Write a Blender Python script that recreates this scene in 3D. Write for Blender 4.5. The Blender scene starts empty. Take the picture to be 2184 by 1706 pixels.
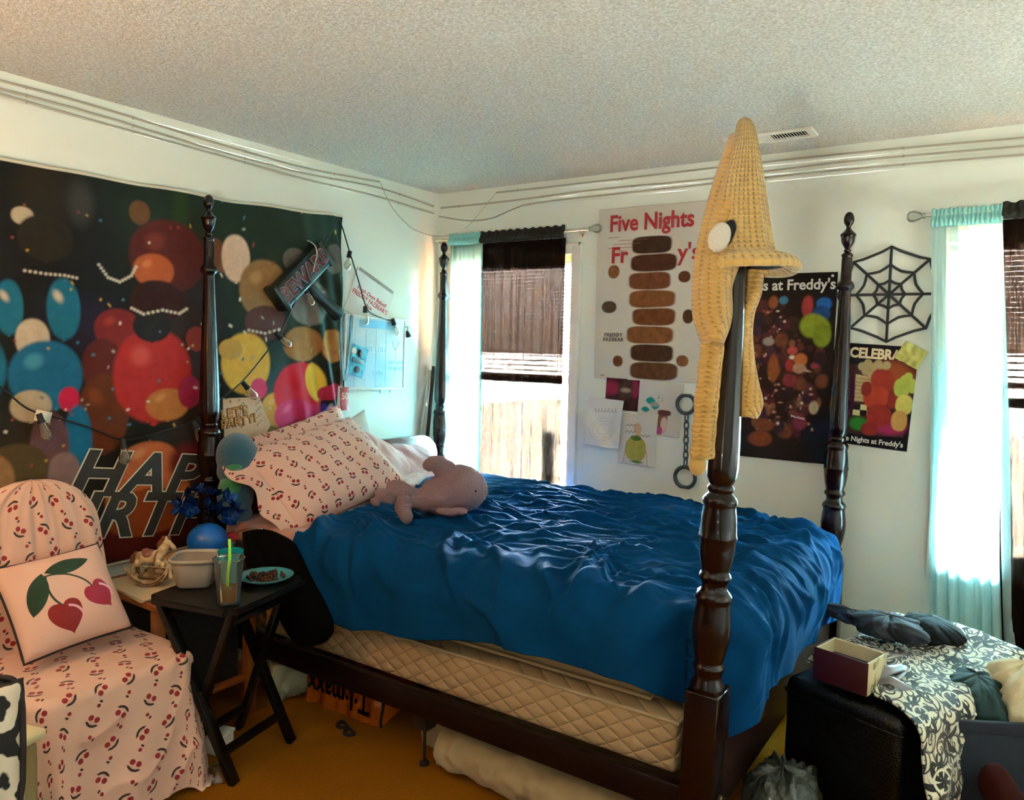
import bpy, bmesh, math, random
import numpy as np
from mathutils import Vector, Matrix, Euler
random.seed(7)
S = bpy.context.scene
COL = S.collection
PI = math.pi

# ------------------------------------------------------------------ camera
CF, CCX, CCY = 1625.95, 1092.0, 853.0
CY, CP, CR = -0.5941, 0.0676, 0.0239
CAM = np.array([3.0426, -3.65, 1.5118])
def _axes():
    cy, sy, cp, sp, cr, sr = math.cos(CY), math.sin(CY), math.cos(CP), math.sin(CP), math.cos(CR), math.sin(CR)
    w = np.array([sy*cp, cy*cp, -sp]); r0 = np.array([cy, -sy, 0.0]); u0 = np.cross(r0, w)
    return r0*cr+u0*sr, u0*cr-r0*sr, w
CRt, CUp, CFw = _axes()
cam = bpy.data.cameras.new('camera'); camo = bpy.data.objects.new('camera', cam); COL.objects.link(camo)
camo.matrix_world = Matrix([[CRt[i], CUp[i], -CFw[i], CAM[i]] for i in range(3)]+[[0, 0, 0, 1]])
cam.sensor_fit = 'HORIZONTAL'; cam.sensor_width = 36.0; cam.lens = CF/2184*36.0
cam.clip_start = 0.02
S.camera = camo
# room measurements were read off the photograph: a photo point on a known plane of the room -> metres
def ray(x, y): return CFw+CRt*(x-CCX)/CF-CUp*(y-CCY)/CF
def _at(x, y, v, k):
    d = ray(x, y); return Vector(CAM+d*(v-CAM[k])/d[k])
def AX(x, y, v=0.0): return _at(x, y, v, 0)
def AY(x, y, v=0.0): return _at(x, y, v, 1)
def AZ(x, y, v=0.0): return _at(x, y, v, 2)
def AD(x, y, ref):
    d = ray(x, y); return Vector(CAM+d*float((np.array(ref)-CAM) @ CFw))

# ------------------------------------------------------------------ light
S.view_settings.view_transform = 'Standard'; S.view_settings.look = 'None'
S.view_settings.gamma = 1.0; S.view_settings.use_curve_mapping = False
S.view_settings.exposure = 0.0
wd = bpy.data.worlds.new('world'); S.world = wd; wd.use_nodes = True
bg = wd.node_tree.nodes['Background']; bg.inputs[0].default_value = (0.86, 0.98, 1.0, 1); bg.inputs[1].default_value = 4200.0
LAMP_LOC = (0.72, -3.25, 1.62); LAMP_POWER = 105.0
FILL_LAMPS = ((4.02, -.75, .95, 45.0), (2.7, -4.3, .95, 270.0))
S.cycles.max_bounces = 7; S.cycles.diffuse_bounces = 4; S.cycles.glossy_bounces = 3
S.cycles.transparent_max_bounces = 12; S.cycles.transmission_bounces = 4
S.cycles.caustics_reflective = False; S.cycles.caustics_refractive = False
S.cycles.sample_clamp_indirect = 60.0

# ------------------------------------------------------------------ helpers
def lin(c):
    if isinstance(c, str):
        c = c.lstrip('#'); c = [int(c[i:i+2], 16)/255 for i in (0, 2, 4)]
        c = [(x/12.92 if x <= .04045 else ((x+.055)/1.055)**2.4) for x in c]
    return (c[0], c[1], c[2], 1.0)
class E:
    "a value in a node tree, with arithmetic"
    nt = None
    def __init__(s, v): s.v = v
    @staticmethod
    def op(o, *a):
        n = E.nt.nodes.new('ShaderNodeMath'); n.operation = o
        for i, x in enumerate(a):
            x = x.v if isinstance(x, E) else x
            if isinstance(x, (int, float)): n.inputs[i].default_value = x
            else: E.nt.links.new(x, n.inputs[i])
        return E(n.outputs[0])
    def __add__(s, o): return E.op('ADD', s, o)
    __radd__ = __add__
    def __sub__(s, o): return E.op('SUBTRACT', s, o)
    def __rsub__(s, o): return E.op('SUBTRACT', o, s)
    def __mul__(s, o): return E.op('MULTIPLY', s, o)
    __rmul__ = __mul__
    def __truediv__(s, o): return E.op('DIVIDE', s, o)
    def __neg__(s): return E.op('MULTIPLY', s, -1)
def emin(a, b): return E.op('MINIMUM', a, b)
def emax(a, b): return E.op('MAXIMUM', a, b)
def eabs(a): return E.op('ABSOLUTE', a)
def efl(a): return E.op('FLOOR', a)
def efr(a): return E.op('FRACT', a)
def esin(a): return E.op('SINE', a)
def ecos(a): return E.op('COSINE', a)
def hyp(a, b): return E.op('SQRT', a*a+b*b)
def step(d, e=.0008):           # 1 inside (d<0)
    n = E.nt.nodes.new('ShaderNodeMapRange'); n.inputs['From Min'].default_value = e; n.inputs['From Max'].default_value = -e
    E.nt.links.new(d.v, n.inputs['Value']); return E(n.outputs[0])
def mixc(f, a, b):
    n = E.nt.nodes.new('ShaderNodeMix'); n.data_type = 'RGBA'
    for i, x in ((0, f), (6, a), (7, b)):
        x = x.v if isinstance(x, E) else x
        if isinstance(x, str): x = lin(x)
        if isinstance(x, (int, float, tuple, list)): n.inputs[i].default_value = x
        else: E.nt.links.new(x, n.inputs[i])
    return E(n.outputs[2])
def sep(v):
    n = E.nt.nodes.new('ShaderNodeSeparateXYZ'); E.nt.links.new(v, n.inputs[0]); return [E(o) for o in n.outputs]
def coord(kind='Object'):
    n = E.nt.nodes.new('ShaderNodeTexCoord'); return n.outputs[kind]
def uv(): return sep(coord('UV'))[:2]
def noise(scale, detail=3, rough=.5, kind='Object', sc=None, vec=None):
    n = E.nt.nodes.new('ShaderNodeTexNoise'); n.inputs['Scale'].default_value = scale
    n.inputs['Detail'].default_value = detail; n.inputs['Roughness'].default_value = rough
    src = vec if vec is not None else coord(kind)
    if sc:
        m = E.nt.nodes.new('ShaderNodeMapping'); m.inputs['Scale'].default_value = sc
        E.nt.links.new(src, m.inputs[0]); src = m.outputs[0]
    E.nt.links.new(src, n.inputs['Vector']); return E(n.outputs[0])
def voro(scale, kind='Object'):
    n = E.nt.nodes.new('ShaderNodeTexVoronoi'); n.inputs['Scale'].default_value = scale
    E.nt.links.new(coord(kind), n.inputs['Vector']); return E(n.outputs[0])
MATS = {}
def mat(name, color='#808080', rough=.6, metal=0., cf=None, bump=None, bdist=.002, bstr=1., spec=.5, sheen=0, coat=0, emit=None, estr=0, alpha=None):
    if name in MATS: return MATS[name]
    m = bpy.data.materials.new(name); m.use_nodes = True; nt = m.node_tree; E.nt = nt
    b = nt.nodes['Principled BSDF']
    b.inputs['Base Color'].default_value = lin(color); b.inputs['Roughness'].default_value = rough
    b.inputs['Metallic'].default_value = metal; b.inputs['Specular IOR Level'].default_value = spec
    b.inputs['Sheen Weight'].default_value = sheen; b.inputs['Coat Weight'].default_value = coat
    if cf: nt.links.new(cf().v, b.inputs['Base Color'])
    if bump:
        bn = nt.nodes.new('ShaderNodeBump'); bn.inputs['Distance'].default_value = bdist; bn.inputs['Strength'].default_value = bstr
        nt.links.new(bump().v, bn.inputs['Height']); nt.links.new(bn.outputs[0], b.inputs['Normal'])
    if emit: b.inputs['Emission Color'].default_value = lin(emit); b.inputs['Emission Strength'].default_value = estr
    if alpha is not None: b.inputs['Alpha'].default_value = alpha
    MATS[name] = m; return m
def clearmat(name, tint='#ffffff', trans=.85, rough=.05, gloss='#ffffff', diff=None):
    "thin clear plastic or glass: see-through plus a sharp reflection"
    if name in MATS: return MATS[name]
    m = bpy.data.materials.new(name); m.use_nodes = True; nt = m.node_tree; E.nt = nt
    nt.nodes.clear(); o = nt.nodes.new('ShaderNodeOutputMaterial')
    t = nt.nodes.new('ShaderNodeBsdfTransparent'); t.inputs[0].default_value = lin(tint)
    g = nt.nodes.new('ShaderNodeBsdfGlossy'); g.inputs['Roughness'].default_value = rough; g.inputs[0].default_value = lin(gloss)
    fr = nt.nodes.new('ShaderNodeFresnel'); fr.inputs[0].default_value = 1.45
    mx = nt.nodes.new('ShaderNodeMixShader'); nt.links.new(fr.outputs[0], mx.inputs[0]); nt.links.new(t.outputs[0], mx.inputs[1]); nt.links.new(g.outputs[0], mx.inputs[2])
    out = mx
    if trans < 1:
        d = nt.nodes.new('ShaderNodeBsdfDiffuse'); d.inputs[0].default_value = lin(diff or tint)
        m2 = nt.nodes.new('ShaderNodeMixShader'); m2.inputs[0].default_value = 1-trans
        nt.links.new(mx.outputs[0], m2.inputs[1]); nt.links.new(d.outputs[0], m2.inputs[2]); out = m2
    nt.links.new(out.outputs[0], o.inputs[0]); MATS[name] = m; return m
def sheer(name, tint, through, body, trl):
    "gauze: part of the light passes straight through the weave, the threads diffuse the rest"
    m = bpy.data.materials.new(name); m.use_nodes = True; nt = m.node_tree; E.nt = nt
    nt.nodes.clear(); o = nt.nodes.new('ShaderNodeOutputMaterial')
    t = nt.nodes.new('ShaderNodeBsdfTransparent'); t.inputs[0].default_value = lin(tint)
    d = nt.nodes.new('ShaderNodeBsdfDiffuse'); d.inputs[0].default_value = lin(body)
    l = nt.nodes.new('ShaderNodeBsdfTranslucent'); l.inputs[0].default_value = lin(trl)
    a = nt.nodes.new('ShaderNodeMixShader'); a.inputs[0].default_value = .6
    nt.links.new(d.outputs[0], a.inputs[1]); nt.links.new(l.outputs[0], a.inputs[2])
    b = nt.nodes.new('ShaderNodeMixShader'); b.inputs[0].default_value = through
    # seen at a grazing angle the threads close up
    lw = nt.nodes.new('ShaderNodeLayerWeight'); lw.inputs[0].default_value = .3
    f = E.op('MULTIPLY', E.op('SUBTRACT', 1.0, E.op('MULTIPLY', E(lw.outputs['Facing']), .3)), through)
    nt.links.new(f.v, b.inputs[0])
    nt.links.new(a.outputs[0], b.inputs[1]); nt.links.new(t.outputs[0], b.inputs[2])
    nt.links.new(b.outputs[0], o.inputs[0]); MATS[name] = m; return m
# ---- numpy gradient noise
_rs = np.random.RandomState(3); _perm = _rs.permutation(256); _g2 = _rs.uniform(0, 2*PI, 256)
def pn(x, y):
    x = np.asarray(x, float); y = np.asarray(y, float)
    xi = np.floor(x).astype(int); yi = np.floor(y).astype(int); fx = x-xi; fy = y-yi
    def g(a, b, dx, dy):
        h = _g2[_perm[(_perm[a & 255]+b) & 255]]; return np.cos(h)*dx+np.sin(h)*dy
    sx = fx*fx*fx*(fx*(fx*6-15)+10); sy = fy*fy*fy*(fy*(fy*6-15)+10)
    a = g(xi, yi, fx, fy)*(1-sx)+g(xi+1, yi, fx-1, fy)*sx
    b = g(xi, yi+1, fx, fy-1)*(1-sx)+g(xi+1, yi+1, fx-1, fy-1)*sx
    return (a*(1-sy)+b*sy)*1.5
def ridge(x, y): return 1-np.abs(pn(x, y))*2
def sstep(a, b, x):
    t = np.clip((x-a)/(b-a), 0, 1); return t*t*(3-2*t)
# ---- objects
def link(name, me, parent=None, m=None, smooth=True):
    o = bpy.data.objects.new(name, me); COL.objects.link(o)
    if m is not None:
        for x in (m if isinstance(m, (list, tuple)) else [m]): me.materials.append(x)
    if smooth and len(me.polygons): me.polygons.foreach_set('use_smooth', [True]*len(me.polygons))
    if parent is not None:
        o.parent = parent; o.matrix_parent_inverse = parent.matrix_basis.inverted()
    return o
def tag(o, label, cat, group=None):
    o['label'] = label; o['category'] = cat
    if group: o['group'] = group
    return o
def thing(name, label, cat, loc=(0, 0, 0), rz=0., group=None, rot=None):
    o = bpy.data.objects.new(name, None); COL.objects.link(o); o.location = loc
    o.rotation_euler = rot if rot else (0, 0, rz); o.empty_display_size = .05
    return tag(o, label, cat, group)
def struct(o): o['kind'] = 'structure'; return o
def place(o, parent):           # local-space child
    o.parent = parent; o.matrix_parent_inverse = Matrix.Identity(4); return o
def auto(me, ang=40):
    me.update()
    bm = bmesh.new(); bm.from_mesh(me)
    for e in bm.edges: e.smooth = (len(e.link_faces) == 2 and e.calc_face_angle(0) < math.radians(ang))
    for f in bm.faces: f.smooth = True
    bm.to_mesh(me); bm.free()
def tomesh(bm, name='m'):
    bmesh.ops.recalc_face_normals(bm, faces=bm.faces)
    me = bpy.data.meshes.new(name); bm.to_mesh(me); bm.free(); return me
def bx(x0, x1, y0, y1, z0, z1, bev=0., seg=2, name='box'):
    bm = bmesh.new(); bmesh.ops.create_cube(bm, size=1)
    for v in bm.verts: v.co = Vector((x0+(v.co.x+.5)*(x1-x0), y0+(v.co.y+.5)*(y1-y0), z0+(v.co.z+.5)*(z1-z0)))
    if bev: bmesh.ops.bevel(bm, geom=bm.edges[:], offset=bev, segments=seg, profile=.5, affect='EDGES')
    me = tomesh(bm, name)
    if bev: auto(me)
    return me
def joinme(ms, name='m'):
    bm = bmesh.new()
    for k, m in enumerate(ms):
        bm.from_mesh(m)
    me = bpy.data.meshes.new(name); bm.to_mesh(me); bm.free(); return me
def xf(me, mat4): me.transform(mat4); me.update(); return me
def lathe(prof, n=32, mod=None, cap=True, name='lathe'):
    "prof: list of (r, z); mod(angle array, z) scales the radius"
    prof = [(max(r, 1e-4), z) for r, z in prof]
    a = np.linspace(0, 2*PI, n, endpoint=False); V = []
    for r, z in prof:
        rr = r*(mod(a, z) if mod else np.ones(n))
        V += list(zip(rr*np.cos(a), rr*np.sin(a), [z]*n))
    F = []
    for i in range(len(prof)-1):
        for j in range(n):
            k = (j+1) % n; F.append((i*n+j, i*n+k, (i+1)*n+k, (i+1)*n+j))
    if cap: F.append(tuple(range(n-1, -1, -1))); F.append(tuple((len(prof)-1)*n+j for j in range(n)))
    me = bpy.data.meshes.new(name); me.from_pydata([tuple(map(float, v)) for v in V], [], F); auto(me, 50); return me
def tube(pts, r, n=10, closed=False, name='tube'):
    P = [Vector(p) for p in pts]; N = len(P); V = []; F = []
    rr = r if isinstance(r, (list, tuple)) else [r]*N
    t0 = None; up = Vector((0, 0, 1))
    for i in range(N):
        a = P[(i-1) % N] if closed or i > 0 else P[i]; b = P[(i+1) % N] if closed or i < N-1 else P[i]
        t = (b-a).normalized()
        if i == 0:
            up = Vector((0, 0, 1)) if abs(t.z) < .9 else Vector((1, 0, 0))
        s = t.cross(up).normalized(); up = s.cross(t).normalized()
        for j in range(n):
            q = 2*PI*j/n; V.append(P[i]+(s*math.cos(q)+up*math.sin(q))*rr[i])
    M = N if closed else N-1
    for i in range(M):
        for j in range(n):
            k = (j+1) % n; i2 = (i+1) % N
            F.append((i*n+j, i*n+k, i2*n+k, i2*n+j))
    if not closed: F.append(tuple(range(n-1, -1, -1))); F.append(tuple((N-1)*n+j for j in range(n)))
    me = bpy.data.meshes.new(name); me.from_pydata([tuple(v) for v in V], [], F); auto(me, 60); return me
def spline(pts, n=8):
    P = [Vector(p) for p in pts]; out = []
    for i in range(len(P)-1):
        a, b, c, d = P[max(i-1, 0)], P[i], P[i+1], P[min(i+2, len(P)-1)]
        for k in range(n):
            t = k/n
            out.append(.5*((2*b)+(c-a)*t+(2*a-5*b+4*c-d)*t*t+(3*b-a-3*c+d)*t**3))
    out.append(P[-1]); return out
def grid(X, Y, Z, U=None, W=None, name='grid', wrap=False, thick=0., colors=None):
    "a surface from arrays; optional UV, thickness and vertex colours"
    ny, nx = X.shape; V = np.stack([X, Y, Z], -1).reshape(-1, 3)
    idx = np.arange(nx*ny).reshape(ny, nx)
    q = np.stack([idx[:-1, :-1], idx[:-1, 1:], idx[1:, 1:], idx[1:, :-1]], -1).reshape(-1, 4)
    if wrap: q = np.concatenate([q, np.stack([idx[:-1, -1], idx[:-1, 0], idx[1:, 0], idx[1:, -1]], -1).reshape(-1, 4)])
    if thick:
        du = np.gradient(np.stack([X, Y, Z], -1), axis=1); dv = np.gradient(np.stack([X, Y, Z], -1), axis=0)
        nr = np.cross(du, dv); nr /= np.linalg.norm(nr, axis=-1, keepdims=True)+1e-12
        B = (np.stack([X, Y, Z], -1)-nr*thick).reshape(-1, 3); n0 = len(V)
        V = np.concatenate([V, B]); q2 = q[:, ::-1]+n0
        rim = list(idx[0, :])+list(idx[1:, -1])+list(idx[-1, -2::-1])+list(idx[-2:0, 0])
        rim = np.array(rim); r2 = np.roll(rim, -1)
        q = np.concatenate([q, q2, np.stack([r2, rim, rim+n0, r2+n0], -1)])
    me = bpy.data.meshes.new(name)
    me.vertices.add(len(V)); me.vertices.foreach_set('co', V.astype(np.float32).ravel())
    me.loops.add(q.size); me.loops.foreach_set('vertex_index', q.astype(np.int32).ravel())
    me.polygons.add(len(q)); me.polygons.foreach_set('loop_start', np.arange(0, q.size, 4, dtype=np.int32))
    me.update(calc_edges=True); me.validate()
    if U is not None:
        l = me.uv_layers.new(name='UVMap'); uvs = np.stack([U, W], -1).reshape(-1, 2)
        if thick: uvs = np.concatenate([uvs, uvs])
        l.data.foreach_set('uv', uvs[q.ravel()].astype(np.float32).ravel())
    if colors is not None:
        c = colors.reshape(-1, 3)
        if thick: c = np.concatenate([c, np.ones_like(c)*.7])
        ca = me.color_attributes.new('print', 'FLOAT_COLOR', 'POINT')
        ca.data.foreach_set('color', np.concatenate([c, np.ones((len(c), 1))], -1).astype(np.float32).ravel())
    me.polygons.foreach_set('use_smooth', [True]*len(me.polygons)); return me
def blob(parts, vox=.012, smooth=6, fac=.5, name='blob'):
    "one continuous skin around ellipsoids: (centre, radii, rotation)"
    bm = bmesh.new()
    for c, r, e in parts:
        M = Matrix.Translation(Vector(c)) @ Euler(e).to_matrix().to_4x4() @ Matrix.Diagonal((*r, 1))
        bmesh.ops.create_icosphere(bm, subdivisions=3, radius=1, matrix=M)
    me = bpy.data.meshes.new(name); bm.to_mesh(me); bm.free()
    o = bpy.data.objects.new('tmp', me); COL.objects.link(o)
    a = o.modifiers.new('r', 'REMESH'); a.mode = 'VOXEL'; a.voxel_size = vox
    b = o.modifiers.new('s', 'SMOOTH'); b.iterations = smooth; b.factor = fac
    dg = bpy.context.evaluated_depsgraph_get(); r = bpy.data.meshes.new_from_object(o.evaluated_get(dg))
    bpy.data.objects.remove(o); r.polygons.foreach_set('use_smooth', [True]*len(r.polygons)); return r
def fuzz(me, amp=.0022, seed=1):
    "a short pile: subdivide and push every point a little in or out"
    bm = bmesh.new(); bm.from_mesh(me); bmesh.ops.subdivide_edges(bm, edges=bm.edges[:], cuts=1, use_grid_fill=True, smooth=.5); bm.normal_update()
    rs = np.random.RandomState(seed)
    for v in bm.verts: v.co += v.normal*float(rs.randn())*amp
    bm.to_mesh(me); bm.free(); me.polygons.foreach_set('use_smooth', [True]*len(me.polygons)); return me
def text(body, size, name='lettering', ext=.0006, bold=0., shear=0., space=1., sx=1., align='CENTER', off=0.):
    "flat lettering in the XY plane, as a mesh"
    c = bpy.data.curves.new('t', 'FONT'); c.body = body; c.size = size; c.extrude = ext; c.offset = bold+off
    c.shear = shear; c.space_character = space; c.align_x = align; c.align_y = 'CENTER'; c.resolution_u = 3; c.fill_mode = 'BOTH'
    o = bpy.data.objects.new('t', c); COL.objects.link(o)
    dg = bpy.context.evaluated_depsgraph_get(); me = bpy.data.meshes.new_from_object(o.evaluated_get(dg))
    bpy.data.objects.remove(o); me.name = name
    if sx != 1: me.transform(Matrix.Diagonal((sx, 1, 1, 1)))
    return me
def wave(me, f):
    for v in me.vertices: v.co = Vector(f(v.co))
    me.update(); return me
# frames for things on the two walls: local x to the viewer's right, local y up, local z into the room
WL = Matrix(((0, 0, 1, 0), (1, 0, 0, 0), (0, 1, 0, 0), (0, 0, 0, 1)))     # left wall (x = 0)
WB = Matrix(((1, 0, 0, 0), (0, 0, -1, 0), (0, 1, 0, 0), (0, 0, 0, 1)))    # back wall (y = 0)
def on_wall(W, p, d=.003, tilt=0.):
    M = Matrix.Translation(Vector(p)) @ W @ Matrix.Translation((0, 0, d)) @ Matrix.Rotation(tilt, 4, 'Z'); return M
def drape(x0, x1, y0, y1, e, ztop, R, nx, ny, kf=None, flare=0., fold=None, wr=None, rc=None, hem=None, bmap=None):
    """cloth over a box top: e = overhang (left, right, front, back) in metres of cloth; ztop(x, y);
    R = bend radius; kf(x, y, nx, ny) scales the bulge; fold(s) adds scalloped folds to the hanging part"""
    a = np.linspace(x0-e[0], x1+e[1], nx); b = np.linspace(y0-e[2], y1+e[3], ny)
    A, B = np.meshgrid(a, b)
    if bmap is not None: B = bmap(A, B)
    cx, cyy = np.clip(A, x0, x1), np.clip(B, y0, y1)
    if rc:                          # round the corners of the box in plan
        ix, iy = np.clip(A, x0+rc, x1-rc), np.clip(B, y0+rc, y1-rc)
        dx, dy = A-ix, B-iy; d = np.hypot(dx, dy)+1e-9; nxv, nyv = dx/d, dy/d
        ex = np.maximum(d-rc, 0); inside = d <= rc
        cx = np.where(inside, A, ix+nxv*rc); cyy = np.where(inside, B, iy+nyv*rc)
    else:
        dx, dy = A-cx, B-cyy; ex = np.hypot(dx, dy); d = ex+1e-9; nxv, nyv = dx/d, dy/d
    k = kf(cx, cyy, nxv, nyv) if kf else np.ones_like(A)
    Rk = np.maximum(R*k, .004)
    t = np.clip(ex/Rk, 0, PI/2); rest = np.maximum(ex-Rk*PI/2, 0)
    out = Rk*np.sin(t)+rest*flare; drop = Rk*(1-np.cos(t))+rest
    zt = ztop(cx, cyy)
    if fold is not None:
        s = np.where(np.abs(nxv) > np.abs(nyv), cyy, cx)+np.arctan2(nyv, nxv)*.12
        out = out+fold(s, rest)*(ex > 0)
    X = cx+nxv*out; Y = cyy+nyv*out; Z = zt-drop
    if hem is not None: Z = hem(A, B, Z)
    if wr is not None:
        P = np.stack([X, Y, Z], -1); n = np.cross(np.gradient(P, axis=1), np.gradient(P, axis=0)); n /= np.linalg.norm(n, axis=-1, keepdims=True)+1e-12
        h = wr(A, B, ex)[..., None]; P = P+n*h; X, Y, Z = P[..., 0], P[..., 1], P[..., 2]
    return X, Y, Z, A, B
def pillow(w, h, t, nu=60, nv=44, wrk=.006, seed=0, flange=0., pinch=.06):
    "closed cushion mesh lying in XY, with UV in metres"
    u = np.linspace(-1, 1, nu); v = np.linspace(-1, 1, nv); U, V = np.meshgrid(u, v)
    def side(sg):
        px = U*w/2*(1-pinch*(1-np.abs(V)**2)*np.abs(U)**3); py = V*h/2*(1-pinch*(1-np.abs(U)**2)*np.abs(V)**3)
        f = np.clip((1-np.abs(U)**2.6), 0, 1)**.55*np.clip((1-np.abs(V)**2.6), 0, 1)**.55
        if flange:
            f = np.clip(1-(np.abs(U)/(1-flange))**3, 0, 1)**.6*np.clip(1-(np.abs(V)/(1-flange))**3, 0, 1)**.6
        edge = np.maximum(np.abs(U), np.abs(V))
        z = sg*(f*t/2+.002)+wrk*f*(pn(U*2.2+seed, V*2.2+sg)+.6*ridge(U*3+V*2+seed, V*1.5-U)*edge)
        return px, py, z
    a = side(1); b = side(-1)
    X = np.concatenate([a[0], b[0][::-1]]); Y = np.concatenate([a[1], b[1][::-1]]); Z = np.concatenate([a[2], b[2][::-1]])
    UU = np.concatenate([U, U[::-1]])*w/2; VV = np.concatenate([V, V[::-1]*1])*h/2
    me = grid(X, Y, Z, UU, VV)
    bm = bmesh.new(); bm.from_mesh(me); bmesh.ops.remove_doubles(bm, verts=bm.verts, dist=.0045); bmesh.ops.holes_fill(bm, edges=bm.edges[:], sides=0)
    bmesh.ops.recalc_face_normals(bm, faces=bm.faces); bm.to_mesh(me); bm.free()
    me.polygons.foreach_set('use_smooth', [True]*len(me.polygons)); return me
def frame3(o, xd, yd):
    x = Vector(xd).normalized(); y = Vector(yd); y = (y-x*y.dot(x)).normalized(); z = x.cross(y)
    return Matrix(((x.x, y.x, z.x, o[0]), (x.y, y.y, z.y, o[1]), (x.z, y.z, z.z, o[2]), (0, 0, 0, 1)))
# ---- printed pictures: numpy painting kept as colours on the sheet itself
class Pic:
    def __init__(s, w, h, res, bgc):
        s.w, s.h = w, h; s.nx, s.ny = int(w/res)+1, int(h/res)+1
        s.X, s.Y = np.meshgrid(np.linspace(0, w, s.nx), np.linspace(0, h, s.ny))
        s.C = np.ones((s.ny, s.nx, 3))*np.array(lin(bgc)[:3]); s.e = res*.6
    def put(s, m, c, tex=0., seed=0.):
        c = np.array(lin(c)[:3])*np.ones_like(s.C)
        if tex: c = c*(1+tex*(pn(s.X*28+seed, s.Y*28)+.6*pn(s.X*70, s.Y*70+seed)))[..., None]
        s.C = s.C*(1-m[..., None])+np.clip(c, 0, 1)*m[..., None]
    def ell(s, x, y, rx, ry, c, rot=0., soft=0., tex=0., p=2., wob=0., seed=0.):
        ca, sa = math.cos(rot), math.sin(rot); dx, dy = s.X-x, s.Y-y
        a, b = (dx*ca+dy*sa)/rx, (-dx*sa+dy*ca)/ry
        d = (np.abs(a)**p+np.abs(b)**p)**(1/p)
        if wob: d = d*(1+wob*pn(s.X*9+seed, s.Y*9-seed))
        k = soft+s.e/min(rx, ry); s.put(1-sstep(1-k, 1+k, d), c, tex, seed)
    def pol(s, pts, c, tex=0., seed=0.):
        n = len(pts); ins = np.zeros_like(s.X, bool)
        for i in range(n):
            (x1, y1), (x2, y2) = pts[i], pts[(i+1) % n]
            if y1 == y2: continue
            k = ((s.Y < y1) != (s.Y < y2)) & (s.X < (x2-x1)*(s.Y-y1)/(y2-y1)+x1); ins ^= k
        s.put(ins.astype(float), c, tex, seed)
    def lin_(s, pts, r, c):
        for (x1, y1), (x2, y2) in zip(pts[:-1], pts[1:]):
            dx, dy = x2-x1, y2-y1; L = dx*dx+dy*dy+1e-12
            t = np.clip(((s.X-x1)*dx+(s.Y-y1)*dy)/L, 0, 1); d = np.hypot(s.X-x1-t*dx, s.Y-y1-t*dy)
            s.put(1-sstep(r-s.e, r+s.e, d), c)
def printmat(name, rough=.5, spec=.3):
    if name in MATS: return MATS[name]
    m = bpy.data.materials.new(name); m.use_nodes = True; nt = m.node_tree
    a = nt.nodes.new('ShaderNodeVertexColor'); a.layer_name = 'print'; b = nt.nodes['Principled BSDF']
    nt.links.new(a.outputs[0], b.inputs['Base Color']); b.inputs['Roughness'].default_value = rough; b.inputs['Specular IOR Level'].default_value = spec
    MATS[name] = m; return m
# ------------------------------------------------------------------ room shell
RX, RY, RH = 4.35, -5.2, 2.44
def wallbump(): return noise(260, 2, .6)*.6+noise(14, 3)*.4
M_wall = mat('wall_paint', '#e6ebe0', .75, bump=wallbump, bdist=.0012, bstr=.5)
def popcorn(): return E.op('POWER', noise(95, 4, .7), 1.6)+voro(150)*-.25
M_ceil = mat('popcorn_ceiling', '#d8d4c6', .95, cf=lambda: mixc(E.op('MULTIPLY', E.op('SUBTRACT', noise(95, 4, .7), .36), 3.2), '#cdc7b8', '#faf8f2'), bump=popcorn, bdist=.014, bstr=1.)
M_trim = mat('white_trim', '#e6e6df', .4)
M_carpet = mat('tan_carpet', '#8a6638', .95, cf=lambda: mixc(E.op('MULTIPLY', noise(110, 5, .8)*1.3+noise(5, 3)*.4, .72), '#733e08', '#b8751c'), bump=lambda: noise(420, 3, .7), bdist=.006, spec=.02)
W1 = (.135, .955); W2 = (2.79, 3.60); WZ = (.645, 2.03)
struct(link('floor', bx(-.12, RX+.12, RY-.12, .12, -.1, 0), m=M_carpet, smooth=False))
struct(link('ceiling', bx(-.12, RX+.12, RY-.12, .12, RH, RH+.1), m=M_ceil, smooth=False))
struct(link('wall_left', bx(-.12, 0, RY, .12, 0, RH), m=M_wall, smooth=False))
struct(link('wall_right', bx(RX, RX+.12, RY, .12, 0, RH), m=M_wall, smooth=False))
struct(link('wall_front', bx(0, RX, RY-.12, RY, 0, RH), m=mat('dark_wall_paint', '#3a342c', .8), smooth=False))  # unseen wall, coloured dark to cut fill light from behind the camera
segs = [bx(0, W1[0], 0, .12, 0, RH), bx(W1[1], W2[0], 0, .12, 0, RH), bx(W2[1], RX, 0, .12, 0, RH)]
for w in (W1, W2): segs += [bx(w[0], w[1], 0, .12, 0, WZ[0]), bx(w[0], w[1], 0, .12, WZ[1], RH)]
struct(link('wall_back', joinme(segs), m=M_wall, smooth=False))
struct(link('baseboard_left', bx(0, .014, RY, 0, 0, .085, .004), m=M_trim))
struct(link('baseboard_back', bx(.014, RX, -.014, 0, 0, .085, .004), m=M_trim))
M_glass = clearmat('window_glass', '#f6fbff', 1., .02)
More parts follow.
